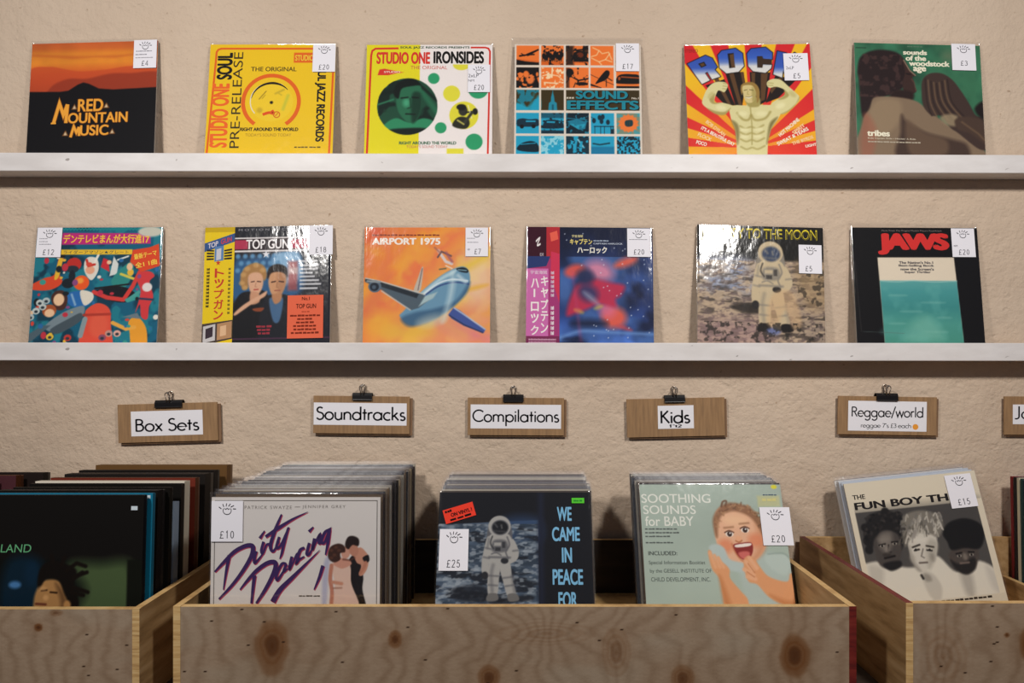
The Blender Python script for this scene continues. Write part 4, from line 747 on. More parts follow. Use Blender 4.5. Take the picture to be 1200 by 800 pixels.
def art_sea():
    A = Art(88, 78, 622, n=190, fill='#0b0a0b'); x0, x1 = 212, 590
    A.poly([(210, 230), (586, 228), (612, 760), (226, 760)], '#e4d6c0')
    A.poly([(215, 346), (592, 346), (612, 760), (226, 760)], A.grad([(346, '#5ea6a4'), (400, '#4a9a9a'), (480, '#3f8e8c'), (560, '#4f9c90'), (640, '#4a9484')], keep=True), 1.5)
    box = (226, 352, 596, 650)
    A.patches(8, .6, '#6ab4ac', 5, box, .2, .35); A.line([(222, 348), (300, 352), (380, 346), (480, 352), (592, 347)], 5, '#a8d0c8', 3, .8, True)
    # soft pale swell low in the water
    for x, y, w in ((300, 420, 90), (470, 455, 120), (360, 500, 110), (520, 530, 70), (290, 560, 80), (480, 600, 110)): A.ell(x, y, w * .5, 4, '#8cc4b8', 6, .45)
    A.blob([(330, 640), (360, 560), (425, 520), (480, 560), (505, 640)], '#7cbcaa', 26, .6); A.ell(300, 600, 90, 20, '#5ca49a', 20, .5)
    A.fit('JAWS', 214, 106, 568, 216, '#d8322f', .085, sp=.86); A.fit('Music From The Original Motion Picture Soundtrack', 238, 90, 535, 99, '#8c8480', .0)
    for k, (t, a, b) in enumerate((("The Nation's No.1", 314, 482), ('Best-Selling Book', 312, 486), ("now the Screen's", 320, 484), ('Super Thriller', 338, 468))): A.fit(t, a, 248 + k * 16.5, b, 262 + k * 16.5, '#2c2c3c', .035)
    A.line([(98, 250), (104, 420), (112, 600)], 3, '#3c3836', 2, .8); A.line([(120, 600), (320, 608)], 2, '#5c706c', 2, .7)
    return A
# ------------------------------------------------------------------ pictures for the crates
def art_script():
    A = Art(15, 28, 1130, n=230, fill='#d6d0cc'); A.pen([(38, 1300), (38, 50), (1124, 50), (1124, 1300)], 5, '#5c5650', False)
    A.fit('PATRICK SWAYZE', 236, 84, 552, 106, '#6c655e', .0, sp=1.3); A.fit('JENNIFER GREY', 622, 80, 912, 106, '#6c655e', .0, sp=1.3); A.line([(575, 92), (605, 92)], 4, '#6c655e')
    A.dash(606, 676, 752, 686, '#4a4440')
    PU, PK = '#3a2358', '#a83c58'
    S_ = [([(42, 522), (100, 460), (170, 390), (240, 352), (285, 348), (296, 372), (280, 430), (220, 530), (150, 620), (72, 702)], 8, [10, 20, 24, 26, 28, 28, 26, 22, 18, 10]), ([(138, 412), (122, 500), (110, 580), (102, 640)], 8, [24, 18, 12, 6]),
          ([(318, 385), (306, 430), (310, 462), (345, 425), (372, 385)], 8, [18, 20, 18, 12, 8]), ([(340, 300), (372, 250)], 8, [20, 8]), ([(366, 322), (352, 380), (362, 400), (385, 345), (405, 340)], 8, [18, 18, 14, 14, 18]), ([(378, 290), (470, 228), (560, 172), (660, 124)], 8, [18, 22, 14, 3]), ([(484, 140), (440, 250), (412, 350), (432, 385), (470, 320)], 8, [10, 22, 22, 16, 10]), ([(470, 290), (452, 360), (478, 352), (512, 282), (534, 226)], 8, [16, 18, 16, 18, 12]), ([(530, 230), (505, 320), (488, 400), (474, 436)], 8, [14, 20, 16, 4]),
          ([(212, 640), (260, 580), (320, 515), (390, 465), (440, 458), (448, 490), (425, 555), (380, 640), (322, 730)], 8, [8, 18, 24, 26, 28, 28, 26, 22, 14]), ([(308, 545), (300, 620), (290, 730)], 8, [24, 20, 14]), ([(520, 470), (490, 470), (455, 540), (462, 575), (500, 520), (522, 476)], 8, [14, 18, 20, 18, 14, 12]), ([(520, 470), (502, 520), (530, 500)], 8, [18, 16, 8]), ([(556, 420), (540, 500), (560, 470), (590, 405), (596, 430), (586, 465), (610, 440)], 8, [18, 18, 12, 16, 18, 16, 8]), ([(640, 362), (610, 380), (596, 440), (640, 420)], 8, [16, 20, 20, 8]), ([(672, 330), (656, 400), (672, 405), (695, 360)], 8, [18, 20, 16, 8]), ([(668, 256), (698, 224)], 8, [20, 8]), ([(706, 300), (692, 372), (712, 330), (742, 276), (738, 330), (762, 318)], 8, [18, 18, 14, 18, 20, 10]), ([(806, 240), (775, 262), (752, 320), (775, 325), (806, 240)], 8, [14, 20, 20, 16, 14]), ([(808, 240), (796, 330), (780, 410)], 8, [18, 20, 8]), ([(764, 480), (740, 560), (706, 640)], 8, [22, 18, 6]), ([(432, 720), (480, 640), (560, 560), (640, 480), (742, 378)], 8, [34, 30, 24, 16, 3])]
    for q, w, w2 in S_: A.pen([(x + 5, y + 6) for x, y in q], w, PK, True, [k * 1.1 for k in w2])
    for q, w, w2 in S_: A.pen(q, w, PU, True, [k * 1.1 for k in w2])
    # two plain people standing together
    A.blob([(770, 470), (810, 420), (800, 560), (790, 730), (760, 730)], '#a8a8c0', 10, .8)
    A.blob([(940, 440), (990, 410), (1020, 480), (1035, 560), (1030, 640), (1055, 760), (1000, 760), (965, 640), (945, 560)], '#1b1718', 3); A.blob([(970, 400), (1010, 360), (1050, 390), (1070, 430), (1060, 500), (1030, 545), (1005, 540), (1020, 480), (990, 460)], '#c48c74', 3); A.blob([(1028, 430), (1066, 410), (1074, 448), (1050, 462)], '#1b1718', 3); A.line([(1050, 460), (1036, 500), (1015, 530)], 20, '#b87c64', 4)
    A.blob([(825, 470), (870, 440), (930, 450), (950, 500), (955, 600), (1005, 760), (830, 760), (845, 620)], '#d8b8a8', 3); A.blob([(835, 470), (868, 430), (930, 440), (955, 470), (900, 500), (860, 490)], '#c8907c', 4); A.line([(822, 480), (814, 570), (826, 650), (822, 740)], 26, '#b87a64', 4, 1, True); A.line([(830, 590), (890, 600)], 22, '#c08870', 5); A.line([(835, 630), (890, 628)], 10, '#8c5c4c', 5, .7)
    A.ell(916, 394, 30, 42, '#c89480', 3, 1, 10); A.blob([(796, 400), (815, 355), (865, 335), (905, 350), (912, 390), (880, 400), (880, 440), (840, 460), (805, 440)], '#3c241c', 4)
    A.ell(970, 378, 32, 42, '#b8806a', 3, 1, -10); A.blob([(912, 330), (930, 292), (965, 284), (1002, 305), (1000, 350), (960, 345), (935, 372), (915, 360)], '#241714', 4); A.line([(900, 440), (945, 445), (975, 430)], 12, '#5c3428', 5, .7)
    for x, y in ((820, 380), (850, 360), (840, 410), (870, 380), (820, 430)): A.ell(x, y, 12, 10, '#5c3828', 5, .8)
    return A
def art_peace():
    A = Art(122, 160, 520, n=230, fill='#0e1016'); A.poly([(100, 272), (300, 262), (462, 255), (462, 800), (100, 800)], '#4c5c70', 1.5); A.blob([(350, 250), (462, 250), (462, 330), (300, 330)], '#2c4468', 20, .8)
    bx = (100, 268, 461, 800); A.patches(14, .5, '#2c3846', 71, bx, .3, .9, 4, 3); A.patches(34, .58, '#8c98a4', 72, bx, .2, .75, 3, 3); A.patches(26, .6, '#181c24', 73, bx, .12, .85, 3, 3.5); A.patches(70, .6, '#a4acb4', 75, bx, .2, .6, 2, 2)
    A.blob([(180, 480), (280, 470), (300, 520), (200, 520)], '#141820', 8, .8); A.blob([(300, 520), (420, 500), (440, 515), (330, 530)], '#14161c', 4, .8)
    astronaut(A, 330, 338, 1.0, '#a4a29e', '#5c5c60', '#25262a', '#16181c', '#6c6a68'); A.rect(462, 160, 480, 700, '#171d30', 10)
    for t, a, b, y0, y1 in (('WE', 526, 576, 210, 258), ('CAME', 508, 602, 278, 326), ('IN', 540, 574, 347, 396), ('PEACE', 508, 609, 417, 468), ('FOR', 526, 588, 490, 540), ('ALL', 528, 588, 562, 612)): A.fit(t, a, y0, b, y1, '#7cb8dc', .035)
    return A
def art_baby():
    A = Art(146, 126, 472, n=230, fill='#a9b8ac'); A.noise(3, .04, 5); W_ = '#e2e4da'
    A.fit('SOOTHING', 150, 158, 380, 188, W_, .012); A.fit('SOUNDS', 154, 196, 328, 225, W_, .012); A.fit('for BABY', 158, 232, 318, 264, W_, .012)
    for k, e in enumerate((262, 270, 238, 248)): A.dash(156, 271 + k * 12 + (8 if k == 3 else 0), e, 276 + k * 12 + (8 if k == 3 else 0), '#5c6460')
    A.fit('INCLUDED:', 162, 345, 256, 358, '#3c4440', .02)
    for k, (t, e) in enumerate((('Special Information Booklet', 344), ('by the GESELL INSTITUTE OF', 362), ('CHILD DEVELOPMENT, INC.', 356))): A.fit(t, 162 + k * 2, 375 + k * 26, e, 390 + k * 26, '#46504c', .008)
    A.rect(536, 164, 610, 200, '#c8c48c', 4, .7); A.dash(556, 159, 602, 163, '#3c5068'); A.dash(552, 172, 602, 182, '#d4cc88'); A.ell(596, 134, 10, 7, '#dcd43c')
    # a laughing baby
    A.blob([(452, 400), (500, 370), (560, 350), (610, 380), (635, 420), (640, 500), (640, 620), (440, 620), (460, 500)], '#b4c2ba', 8); A.blob([(540, 360), (600, 355), (618, 380), (600, 420), (555, 400)], '#bccac2', 5)
    A.blob([(384, 265), (395, 215), (430, 195), (480, 195), (525, 225), (545, 275), (548, 320), (530, 355), (490, 385), (450, 382), (412, 368), (388, 322)], '#e6b492', 3)
    A.blob([(520, 240), (546, 280), (546, 330), (520, 365), (480, 388), (520, 330)], '#cc8c64', 10, .7)
    A.blob([(384, 290), (382, 240), (405, 205), (432, 188), (470, 190), (515, 208), (546, 262), (541, 296), (526, 262), (500, 232), (455, 216), (415, 228), (398, 260), (392, 300)], '#8c6244', 5, .9)
    rg = random.Random(8)
    for k in range(60):
        t = rg.uniform(3.35, 6.1); r = rg.uniform(.84, 1.04); x = 464 + 80 * r * math.cos(t); y = 285 + 92 * r * math.sin(t); A.line([(x, y), (x + rg.uniform(-8, 14), y + rg.uniform(-9, 6))], 4, rg.choice(['#6c4830', '#a47854', '#7c5438', '#b88c64']), 2, .7)
    A.line([(414, 200), (420, 184), (432, 182), (428, 196)], 6, '#6c4830', 2, .9, True)
    A.ell(548, 300, 8, 16, '#d08c64', 3); A.ell(415, 328, 24, 22, '#e08860', 10, .8); A.ell(515, 310, 24, 22, '#e08860', 10, .8); A.ell(455, 245, 40, 18, '#f0c49c', 12, .8)
    for x, y in ((432, 290), (484, 277)): A.ell(x, y, 13, 9, '#f0e4d8', 1.5); A.ell(x, y, 8, 8.5, '#3c2820', 1); A.line([(x - 15, y - 5), (x, y - 11), (x + 14, y - 5)], 4, '#5c3828', 1.5, 1, True); A.line([(x - 16, y - 20), (x + 14, y - 23)], 5, '#8c6040', 3, .7); A.ell(x + 2, y - 3, 2.4, 2.4, '#ffffff', 1)
    A.ell(460, 305, 12, 9, '#eab088', 3); A.line([(450, 312), (460, 316), (470, 311)], 4, '#b0643c', 2, .9, True)
    A.blob([(440, 325), (470, 318), (500, 318), (502, 345), (484, 372), (460, 368), (446, 350)], '#8c2c28', 2); A.blob([(448, 325), (495, 319), (494, 328), (452, 333)], '#f2e6dc', 1.5); A.blob([(455, 350), (480, 345), (492, 352), (480, 370), (462, 366)], '#d06c64', 3); A.line([(436, 322), (446, 352), (466, 376), (486, 378)], 4, '#c07048', 3, .8, True)
    A.blob([(360, 335), (385, 322), (410, 335), (425, 370), (470, 385), (465, 410), (420, 405), (385, 385)], '#b8c6c2', 4)
    A.blob([(356, 348), (366, 344), (374, 370), (400, 380), (420, 402), (420, 430), (450, 470), (470, 500), (462, 560), (400, 560), (390, 480), (384, 430), (364, 400)], '#e0a070', 3); A.blob([(384, 430), (396, 440), (420, 540), (400, 560)], '#c07a48', 8, .7)
    for x in (362, 376, 388): A.line([(x, 350 + (x - 362) * .6), (x + 14, 395)], 10, '#e6ac80', 3)
    A.blob([(470, 372), (486, 360), (505, 370), (520, 395), (545, 425), (600, 440), (615, 415), (645, 425), (652, 470), (640, 505), (600, 516), (540, 490), (505, 450), (478, 440), (468, 405)], '#e0a070', 3); A.blob([(540, 480), (600, 500), (640, 490), (630, 515), (580, 512)], '#c07a48', 8, .7)
    for q in ([(476, 378), (494, 405)], [(488, 366), (508, 398)], [(468, 402), (496, 420)], [(476, 425), (500, 432)]): A.line(q, 13, '#e8b088', 3)
    for q in ([(482, 384), (500, 412)], [(476, 410), (498, 426)]): A.line(q, 2.5, '#b46c40', 2, .8)
    A.line([(550, 354), (600, 352), (620, 370)], 4, '#8c9c94', 3, .7, True)
    return A
def art_trio():
    A = Art(197, 100, 462, n=230, fill='#ddd2bc')
    def P(x, y): return (x - (y - 100) * .235, y + (x - 197) * .0)     # straighten the tilt of the photograph
    A.fit('THE', 218, 142, 262, 158, '#221c18', .03); A.fit('FUN BOY THREE', 218, 168, 640, 194, '#1a1614', .045)
    pl = lambda q, c, so=0, a=1: A.blob([P(*p) for p in q], c, so, a)
    A.poly([(215, 203), (638, 203), (640, 620), (210, 620)], '#4e4b48');
    A.poly([(215, 203), (640, 203), (640, 300), (215, 300)], '#464341', 30, .8)
    W_, G_, D_ = '#dcd6c8', '#8c8880', '#1c1a19'
    pl([(240, 420), (300, 370), (380, 390), (450, 400), (520, 370), (590, 430), (660, 400), (735, 450), (770, 560), (780, 700), (260, 700)], W_, 5)
    pl([(290, 380), (340, 400), (330, 470), (300, 440)], '#b8b2a6', 10, .7); pl([(600, 420), (640, 440), (650, 520), (620, 500)], '#a8a298', 10, .8); pl([(690, 420), (735, 460), (745, 520), (710, 490)], '#c0bab0', 10, .7)
    # left: tall curly hair
    pl([(272, 265), (290, 220), (340, 205), (395, 225), (414, 270), (410, 320), (390, 350), (370, 300), (330, 290), (305, 320), (290, 330), (275, 300)], D_, 5)
    for x, y in ((275, 255), (283, 300), (300, 225), (345, 208), (390, 225), (412, 262), (408, 305), (290, 330)): A.ell(*P(x, y), 14, 14, D_, 3)
    pl([(306, 300), (340, 272), (385, 285), (402, 330), (395, 375), (365, 398), (330, 385), (312, 345)], '#4a4440', 4); pl([(330, 280), (365, 280), (370, 320), (350, 345), (325, 320)], '#7c746c', 9, .8); pl([(340, 380), (395, 375), (400, 395), (365, 405)], D_, 4)
    for q, w in (([(325, 318), (345, 315)], 5), ([(368, 312), (388, 312)], 5), ([(345, 362), (378, 358)], 7)): A.line([P(*p) for p in q], w, '#15110f', 2)
    A.line([P(357, 320), P(354, 342), P(366, 344)], 4, '#2c2622', 2); A.ell(*P(352, 335), 7, 12, '#8c837a', 5, .7)
    # right: dark cap and beard
    pl([(565, 370), (590, 350), (650, 350), (668, 380), (655, 420), (625, 440), (590, 420), (570, 395)], '#4c443f', 4); pl([(560, 330), (545, 300), (565, 268), (620, 258), (672, 280), (688, 320), (670, 362), (620, 356), (575, 358)], '#131211', 4); pl([(570, 390), (600, 405), (650, 390), (655, 425), (625, 442), (590, 425)], '#231f1d', 5)
    A.line([P(590, 372), P(608, 370)], 5, '#15110f', 2); A.line([P(632, 370), P(650, 372)], 5, '#15110f', 2); A.ell(*P(620, 384), 8, 12, '#847a70', 5, .8); A.line([P(604, 404), P(632, 404)], 6, '#7c6c64', 3)
    # middle: fair spiky hair
    pl([(425, 310), (460, 285), (510, 290), (526, 330), (518, 380), (490, 414), (465, 416), (440, 385), (428, 345)], '#cec8bc', 3); pl([(430, 330), (445, 380), (470, 416), (455, 412), (435, 380)], '#8c867c', 6, .7); pl([(490, 320), (526, 330), (518, 380), (495, 410)], '#aaa498', 8, .7)
    pl([(404, 290), (402, 240), (430, 220), (480, 218), (530, 240), (546, 275), (530, 310), (500, 298), (455, 290), (430, 310), (415, 330)], '#7c766c', 5)
    rg = random.Random(5)
    for k in range(70):
        x = rg.uniform(408, 534); y = rg.uniform(226, 300) + abs(x - 470) * .18; dx = (x - 470) * .22 + rg.uniform(-10, 10); A.line([P(x, y), P(x + dx * .5, y - 8), P(x + dx, y + rg.uniform(4, 16))], 4.5, rg.choice(['#b4aea2', '#5c5850', '#98928a', '#c8c2b6', '#74706a']), 2, .85, True)
    for k in range(60):
        x = rg.uniform(272, 412); y = rg.uniform(208, 300); A.ell(*P(x, y), 5, 5, rg.choice(['#2c2826', '#0f0e0d', '#3a3532']), 2, .7 if y < 270 or x < 305 or x > 395 else 0)
    for ex, ey in ((450, 345), (498, 350)): A.ell(*P(ex, ey), 9, 5, '#e8e2d6', 1.5); A.ell(*P(ex + 1, ey), 4.5, 4.5, '#2c2824', 1)
    for ex, ey in ((335, 321), (378, 318), (600, 380), (642, 380)): A.ell(*P(ex, ey), 7, 4, '#b8b0a4', 1.5); A.ell(*P(ex, ey), 4, 4, '#14110f', 1)
    A.ell(*P(352, 352), 14, 8, '#2c2622', 4, .6); A.ell(*P(340, 300), 20, 10, '#8c847a', 8, .6); A.ell(*P(470, 315), 24, 10, '#dcd6ca', 8, .6); A.ell(*P(440, 372), 9, 12, '#a8a296', 6, .6); A.ell(*P(508, 375), 8, 14, '#8c867c', 6, .7)
    for q, w in (([(440, 336), (464, 330)], 6), ([(488, 336), (512, 342)], 6)): A.line([P(*p) for p in q], w, '#3c3630', 2)
    A.line([P(447, 347), P(462, 345)], 6, '#2c2824', 2); A.line([P(490, 350), P(506, 353)], 6, '#2c2824', 2); A.line([P(476, 345), P(470, 368), P(480, 374)], 4, '#77716a', 2); A.line([P(464, 389), P(490, 390)], 6, '#6c625a', 2)
    pl([(470, 425), (490, 418), (520, 440), (540, 480), (530, 520), (500, 500), (480, 460)], '#c4beb2', 5); pl([(478, 426), (498, 432), (505, 450), (485, 450)], '#8a847a', 5, .7); A.line([P(470, 430), P(476, 440)], 8, '#2c2824', 3)
    A.poly([(180, 100), (215, 100), (215, 700), (180, 700)], '#ddd2bc'); A.poly([(638, 196), (700, 196), (700, 700), (638, 700)], '#ddd2bc'); A.rect(190, 512, 700, 600, '#d2c8b4', 2)
    A.dash(250, 516, 610, 523, '#2a2420')
    return A
def art_night():
    A = Art(-90, 171, 560, n=220, fill='#141211'); A.rect(-85, 384, 470, 800, '#0f1110', 2); A.blob([(230, 400), (330, 395), (430, 400), (430, 560), (260, 560), (280, 480)], '#4c5f3c', 26, .9); A.blob([(20, 390), (130, 390), (120, 560), (0, 560)], '#0e2434', 20, .9); A.ell(45, 466, 20, 12, '#4c80b8', 6, .9); A.ell(100, 430, 24, 40, '#10283c', 12, .8)
    A.blob([(110, 520), (125, 470), (150, 450), (195, 455), (215, 500), (240, 520), (235, 600), (120, 600)], '#a87c4c', 5); A.blob([(180, 460), (215, 500), (235, 600), (180, 600), (200, 530)], '#5c4028', 8, .8); A.blob([(120, 460), (130, 410), (170, 385), (220, 400), (250, 420), (245, 470), (262, 530), (235, 545), (215, 500), (190, 452), (150, 446), (128, 480)], '#14100e', 4)
    for q in ([(215, 420), (250, 395), (280, 405)], [(235, 450), (270, 425)], [(240, 475), (290, 490)], [(240, 440), (285, 425)], [(235, 490), (275, 500)], [(170, 390), (165, 370)], [(200, 400), (210, 375)]): A.line(q, 13, '#16110e', 3)
    A.line([(135, 485), (152, 483)], 6, '#2c1c10', 2); A.line([(165, 490), (186, 492)], 6, '#2c1c10', 2); A.ell(150, 508, 9, 9, '#c49460', 4); A.ell(138, 478, 14, 8, '#c49460', 5, .7); A.line([(118, 528), (150, 530)], 7, '#5c2c20', 3); A.ell(222, 533, 12, 16, '#b0804c', 4)
    A.rect(420, 384, 470, 800, '#12140f', 4); A.fit('KISS LAND', -90, 333, 96, 360, '#62a878', .0, shear=.1); return A
def art_plain(c, n=3): return Art(0, 0, 100, n, c)

# ------------------------------------------------------------------ shelf records
def on_ledge(art, label, px, roll, zb, box, price, margin, notes=(), hand=True, seed=1, bands=(), lean=7.3, x=50, py=92, film=True, side='#b8b0a6'):
    dt = DW - .012; H = CW + .003 + margin[2]; th = R(lean); ro = R(roll)
    yb = DW - .0065 - H * math.sin(th)
    xt = xpx(px, dt); zb = zb[0] - xt * math.sin(zb[1]) + .0004; lift = abs(math.sin(ro)) * (CW / 2 + margin[1] + .001)
    x0 = xt - CW * math.cos(th) * math.sin(ro)
    return record(art, label, (x0, yb, zb + .0006 + lift + .0035 * math.sin(th)), (-th, ro, 0), (box, stamp(price, notes, x, hand, py)), film, margin, seed, bands=bands, side=side)
m0 = (.004, .004, .009)
on_ledge(art_sunset(), 'record with orange sunset over black hills, leftmost on the upper ledge', 111, -1.6, Z_UP, (657, 93, 770, 240), '\u00a34', (.003, .008, .009), [('-', 10, 38, 70, 5), ('-', 8, 50, 50, 5), ('-', 8, 62, 78, 4)], seed=1)
on_ledge(art_yellow(), 'bright yellow record cover with an orange ring and sideways lettering', 320, 0, Z_UP, (607, 97, 718, 240), '\u00a320', (.004, .006, .009), seed=2)
on_ledge(art_dots(), 'half yellow, half white record cover with a large green portrait disc and coloured dots', 503.5, 0, Z_UP, (578, 200, 685, 340), '\u00a320', m0, [('2xLP', 2, 34, 46, 12), ('NM', 2, 54, 26, 8)], seed=3)
on_ledge(art_grid(), 'record cover with a grid of small orange and teal pictures', 677, .3, Z_UP, (666, 84, 812, 270), '\u00a317', (.010, .006, .020), seed=4)
on_ledge(art_rays(), 'red and yellow striped record cover with a strongman flexing both arms', 875.5, -.8, Z_UP, (645, 128, 798, 308), '\u00a35', m0, [('2xLP', 8, 48, 32, 11)], seed=5)
on_ledge(art_backs(), 'dark green record cover with two long-haired people seen from behind', 1075, 1.5, Z_UP, (582, 85, 703, 227), '\u00a33', (.006, .004, .012), py=82, seed=6)
on_ledge(art_bright(), 'crowded multicoloured record cover under a pink Japanese title strip', 117, -.2, Z_LO, (145, 80, 265, 227), '\u00a312', m0, [('-', 10, 36, 34, 4), ('-', 10, 46, 36, 4), ('-', 10, 55, 50, 4)], seed=7)
on_ledge(art_couple(), 'dark record cover of a couple with a yellow Japanese band down its left side', 314, -1.2, Z_LO, (588, 72, 698, 213), '\u00a318', m0, seed=8, bands=(
    ('paper_band', (98, 70, 238, 660), band_yellow, '#e8c81e', 'yellow paper band with red Japanese lettering', 0), ('hype_sticker', (492, 404, 658, 606), sticker_orange, '#e2694c', 'square orange sticker with dark lettering', 0)))
on_ledge(art_jet(), 'orange and yellow record cover with a painted jet airliner', 501, 0, Z_LO, (565, 82, 675, 225), '\u00a37', m0, [('*', 8, 72, 12, 8), ('-', 6, 36, 36, 4), ('-', 8, 50, 50, 4)], x=54, seed=9, lean=5.4)
on_ledge(art_space(), 'blue and crimson starry record cover with a pink Japanese band', 691, .5, Z_LO, (567, 75, 680, 218), '\u00a320', m0, [('-', 8, 38, 80, 4)], seed=10, bands=(('paper_band', (74, 70, 236, 688), band_space, '#a8386c', 'pink and crimson paper band with white Japanese lettering', 0),))
on_ledge(art_moon(), 'record cover with a white-suited astronaut under yellow block lettering', 891, 1.6, Z_LO, (570, 168, 683, 312), '\u00a35', m0, x=42, seed=11)
on_ledge(art_sea(), 'black record cover with red title above a teal sea picture', 1071.5, .3, Z_LO, (578, 82, 692, 227), '\u00a320', (.006, .003, .013), [('NM', 8, 58, 16, 7)], seed=12)

# ------------------------------------------------------------------ signs
def sign(cx, cy, wpx, hpx, roll, label, lines, lab_box, clip_x, clip_w, dot=None, s=F / (DW - .014), hang=True, back=(3, -2)):
    o = thing('category_sign', label, 'sign', ((cx - PX) / s, DW - .001, ZC - (cy - PY) / s), (0, R(roll), 0))
    w, h = wpx / s, hpx / s
    MB().add(box_vf(-w/2, w/2, -.0125, -.0085, -h/2, h/2, .0006)).build('cardboard', M['card'], o)
    bx, bz = back[0] / s, back[1] / s
    b_ = MB().add(box_vf(-w/2 + bx, w/2 + bx, -.0080, -.0040, -h/2 + bz, h/2 + bz, .0006)).build('cardboard_backing', M['card2'], o)
    # label paper with pen lettering
    x0, y0, x1, y1 = [q / s for q in lab_box]; lw, lh = x1 - x0, y1 - y0
    A = Art(lab_box[0], lab_box[1], lab_box[2] - lab_box[0], 3, '#efedf2')
    A.S = 1; A.L = 0; A.T = 0
    for t, tx0, ty, tw, ch, wt in lines:                       # baseline ty and cap height in px of the board
        v, f, adv = gtext(t, wt); q0 = v[:, 0].min(); q1 = v[:, 0].max()
        X = tx0 + (v[:, 0] - q0) / (q1 - q0) * tw; Y = ty - v[:, 1] * ch
        A.over(np.stack([(X - lab_box[0]) / (lab_box[2] - lab_box[0]), (Y - lab_box[1]) / (lab_box[3] - lab_box[1])], 1), f, '#141318')
    if dot:
        t = np.linspace(0, 2 * np.pi, 20, endpoint=False); X = dot[0] + dot[2] * np.cos(t); Y = dot[1] - dot[2] * np.sin(t)
        A.over(np.stack([(X - lab_box[0]) / (lab_box[2] - lab_box[0]), (Y - lab_box[1]) / (lab_box[3] - lab_box[1])], 1), [tuple(range(20))], '#f0a040')
    p = art_mesh('paper_label', A, lw, lh, .0003, o, M['paper'], side='#efedf2'); p.location = ((x0 + x1) / 2, -.01266, -y1)
    # bulldog clip: folded black body with two nickel wire handles
    c = clip_x / s; cw = clip_w / s; zt = h / 2
    body = MB()
    prof = [(-.0175, zt - .009), (-.0168, zt + .002), (-.0135, zt + .0078), (-.0085, zt + .0085), (-.0035, zt + .0078), (-.0015, zt + .002), (-.0012, zt - .009)]
    v = []; f = []; n = len(prof)
    th = .0012
    inn = [(-.0150, zt - .009), (-.0150, zt + .0015), (-.0128, zt + .0060), (-.0085, zt + .0068), (-.0045, zt + .0060), (-.0030, zt + .0015), (-.0030, zt - .009)]
    loop = prof + inn[::-1]
    for xx in (c - cw / 2, c + cw / 2): v += [(xx, y, z) for y, z in loop]
    k = len(loop)
    for i in range(k): j = (i + 1) % k; f.append((i, j, k + j, k + i))
    for i in range(n - 1): f.append((i, i + 1, k - 2 - i, k - 1 - i)[::-1]); f.append((k + i, k + i + 1, 2 * k - 2 - i, 2 * k - 1 - i))
    body.add((v, f)); body.add(tube_vf([(c - cw / 2, -.0172, zt - .009), (c + cw / 2, -.0172, zt - .009)], .0016, 8))
    cl = body.build('bulldog_clip', M['black'], o)
    for yy, dz, bend in ((-.0165, .0, -.003), (-.0030, .002, .0)):
        hw = .0062; pts = [(c - hw * .55, yy, zt + .002), (c - hw * .6, yy + bend, zt + .012)] + [(c + hw * 1.05 * math.cos(R(a)), yy + bend, zt + .021 + dz + hw * 1.05 * math.sin(R(a))) for a in range(215, -40, -20)] + [(c + hw * .6, yy + bend, zt + .012), (c + hw * .55, yy, zt + .002)]
        MB().add(tube_vf(pts, .0012, 8)).build('wire_handle', M['steel'], cl, True)
        pts = [(c + hw * .45 * math.cos(R(a)), yy + bend - .001, zt + .020 + dz + hw * .45 * math.sin(R(a))) for a in range(0, 360, 30)]
    # the nail it hangs on
    X = (cx - PX) / s + c; Z = ZC - (cy - PY) / s + zt + .0235 + math.sin(R(-roll)) * c
    nl = MB().add(tube_vf([(0, 0.004, 0), (0, -.022, .0028)], .0011, 8)).add(tube_vf([(0, -.022, .0028), (0, -.0235, .0030)], .0026, 10)).build('nail', M['steel'])
    nl.location = (X, DW, Z); return o, nl
sg = [
 ((196.5, 495, 117, 45, -1.6, 'brown card sign with white label reading Box Sets, leftmost on the wall', [('Box Sets', -38, 9.6, 75, 14.5, .13)], (-43, -14, 41, 15), 2, 32), 'nail in the plaster holding the Box Sets sign'),
 ((423.5, 486, 113, 44, .6, 'brown card sign with white label reading Soundtracks', [('Soundtracks', -53, 6, 105, 15, .13)], (-56, -14, 53, 12), 1, 23), 'nail in the plaster holding the Soundtracks sign'),
 ((604.5, 488, 113, 44, .3, 'brown card sign with white label reading Compilations', [('Compilations', -51, 6.2, 102, 14, .13)], (-53, -14, 53, 14), -3, 24), 'nail in the plaster holding the Compilations sign'),
 ((792, 489, 115, 45, -1.2, 'brown card sign with small white label reading Kids', [('Kids', -18, 6.5, 35, 14.5, .14), ('1"t2', -8, 11.6, 15, 3.2, .2)], (-21, -14, 21, 13), -1, 24), 'nail in the plaster holding the Kids sign'),
 ((1040, 487, 116, 45, .9, 'brown card sign with white label reading Reggae/world above an orange dot', [('Reggae/world', -42, 1.4, 84, 11.5, .125), ('reggae 7"s \u00a33 each', -31, 14, 59, 5.0, .12)], (-46, -17, 46, 18), -1, 25, (33, 12.6, 3.4)), 'nail in the plaster holding the Reggae/world sign'),
 ((1235, 487, 116, 45, .2, 'brown card sign cut off at the right edge of the photo', [('Jazz', -46, 4, 40, 15, .105)], (-48, -13, 44, 10), -1, 25), None)]
for a, nlab in sg:
    o, nl = sign(*a); nl['label'] = nlab or 'nail in the plaster beyond the right edge of the photo'; nl['category'] = 'nail'

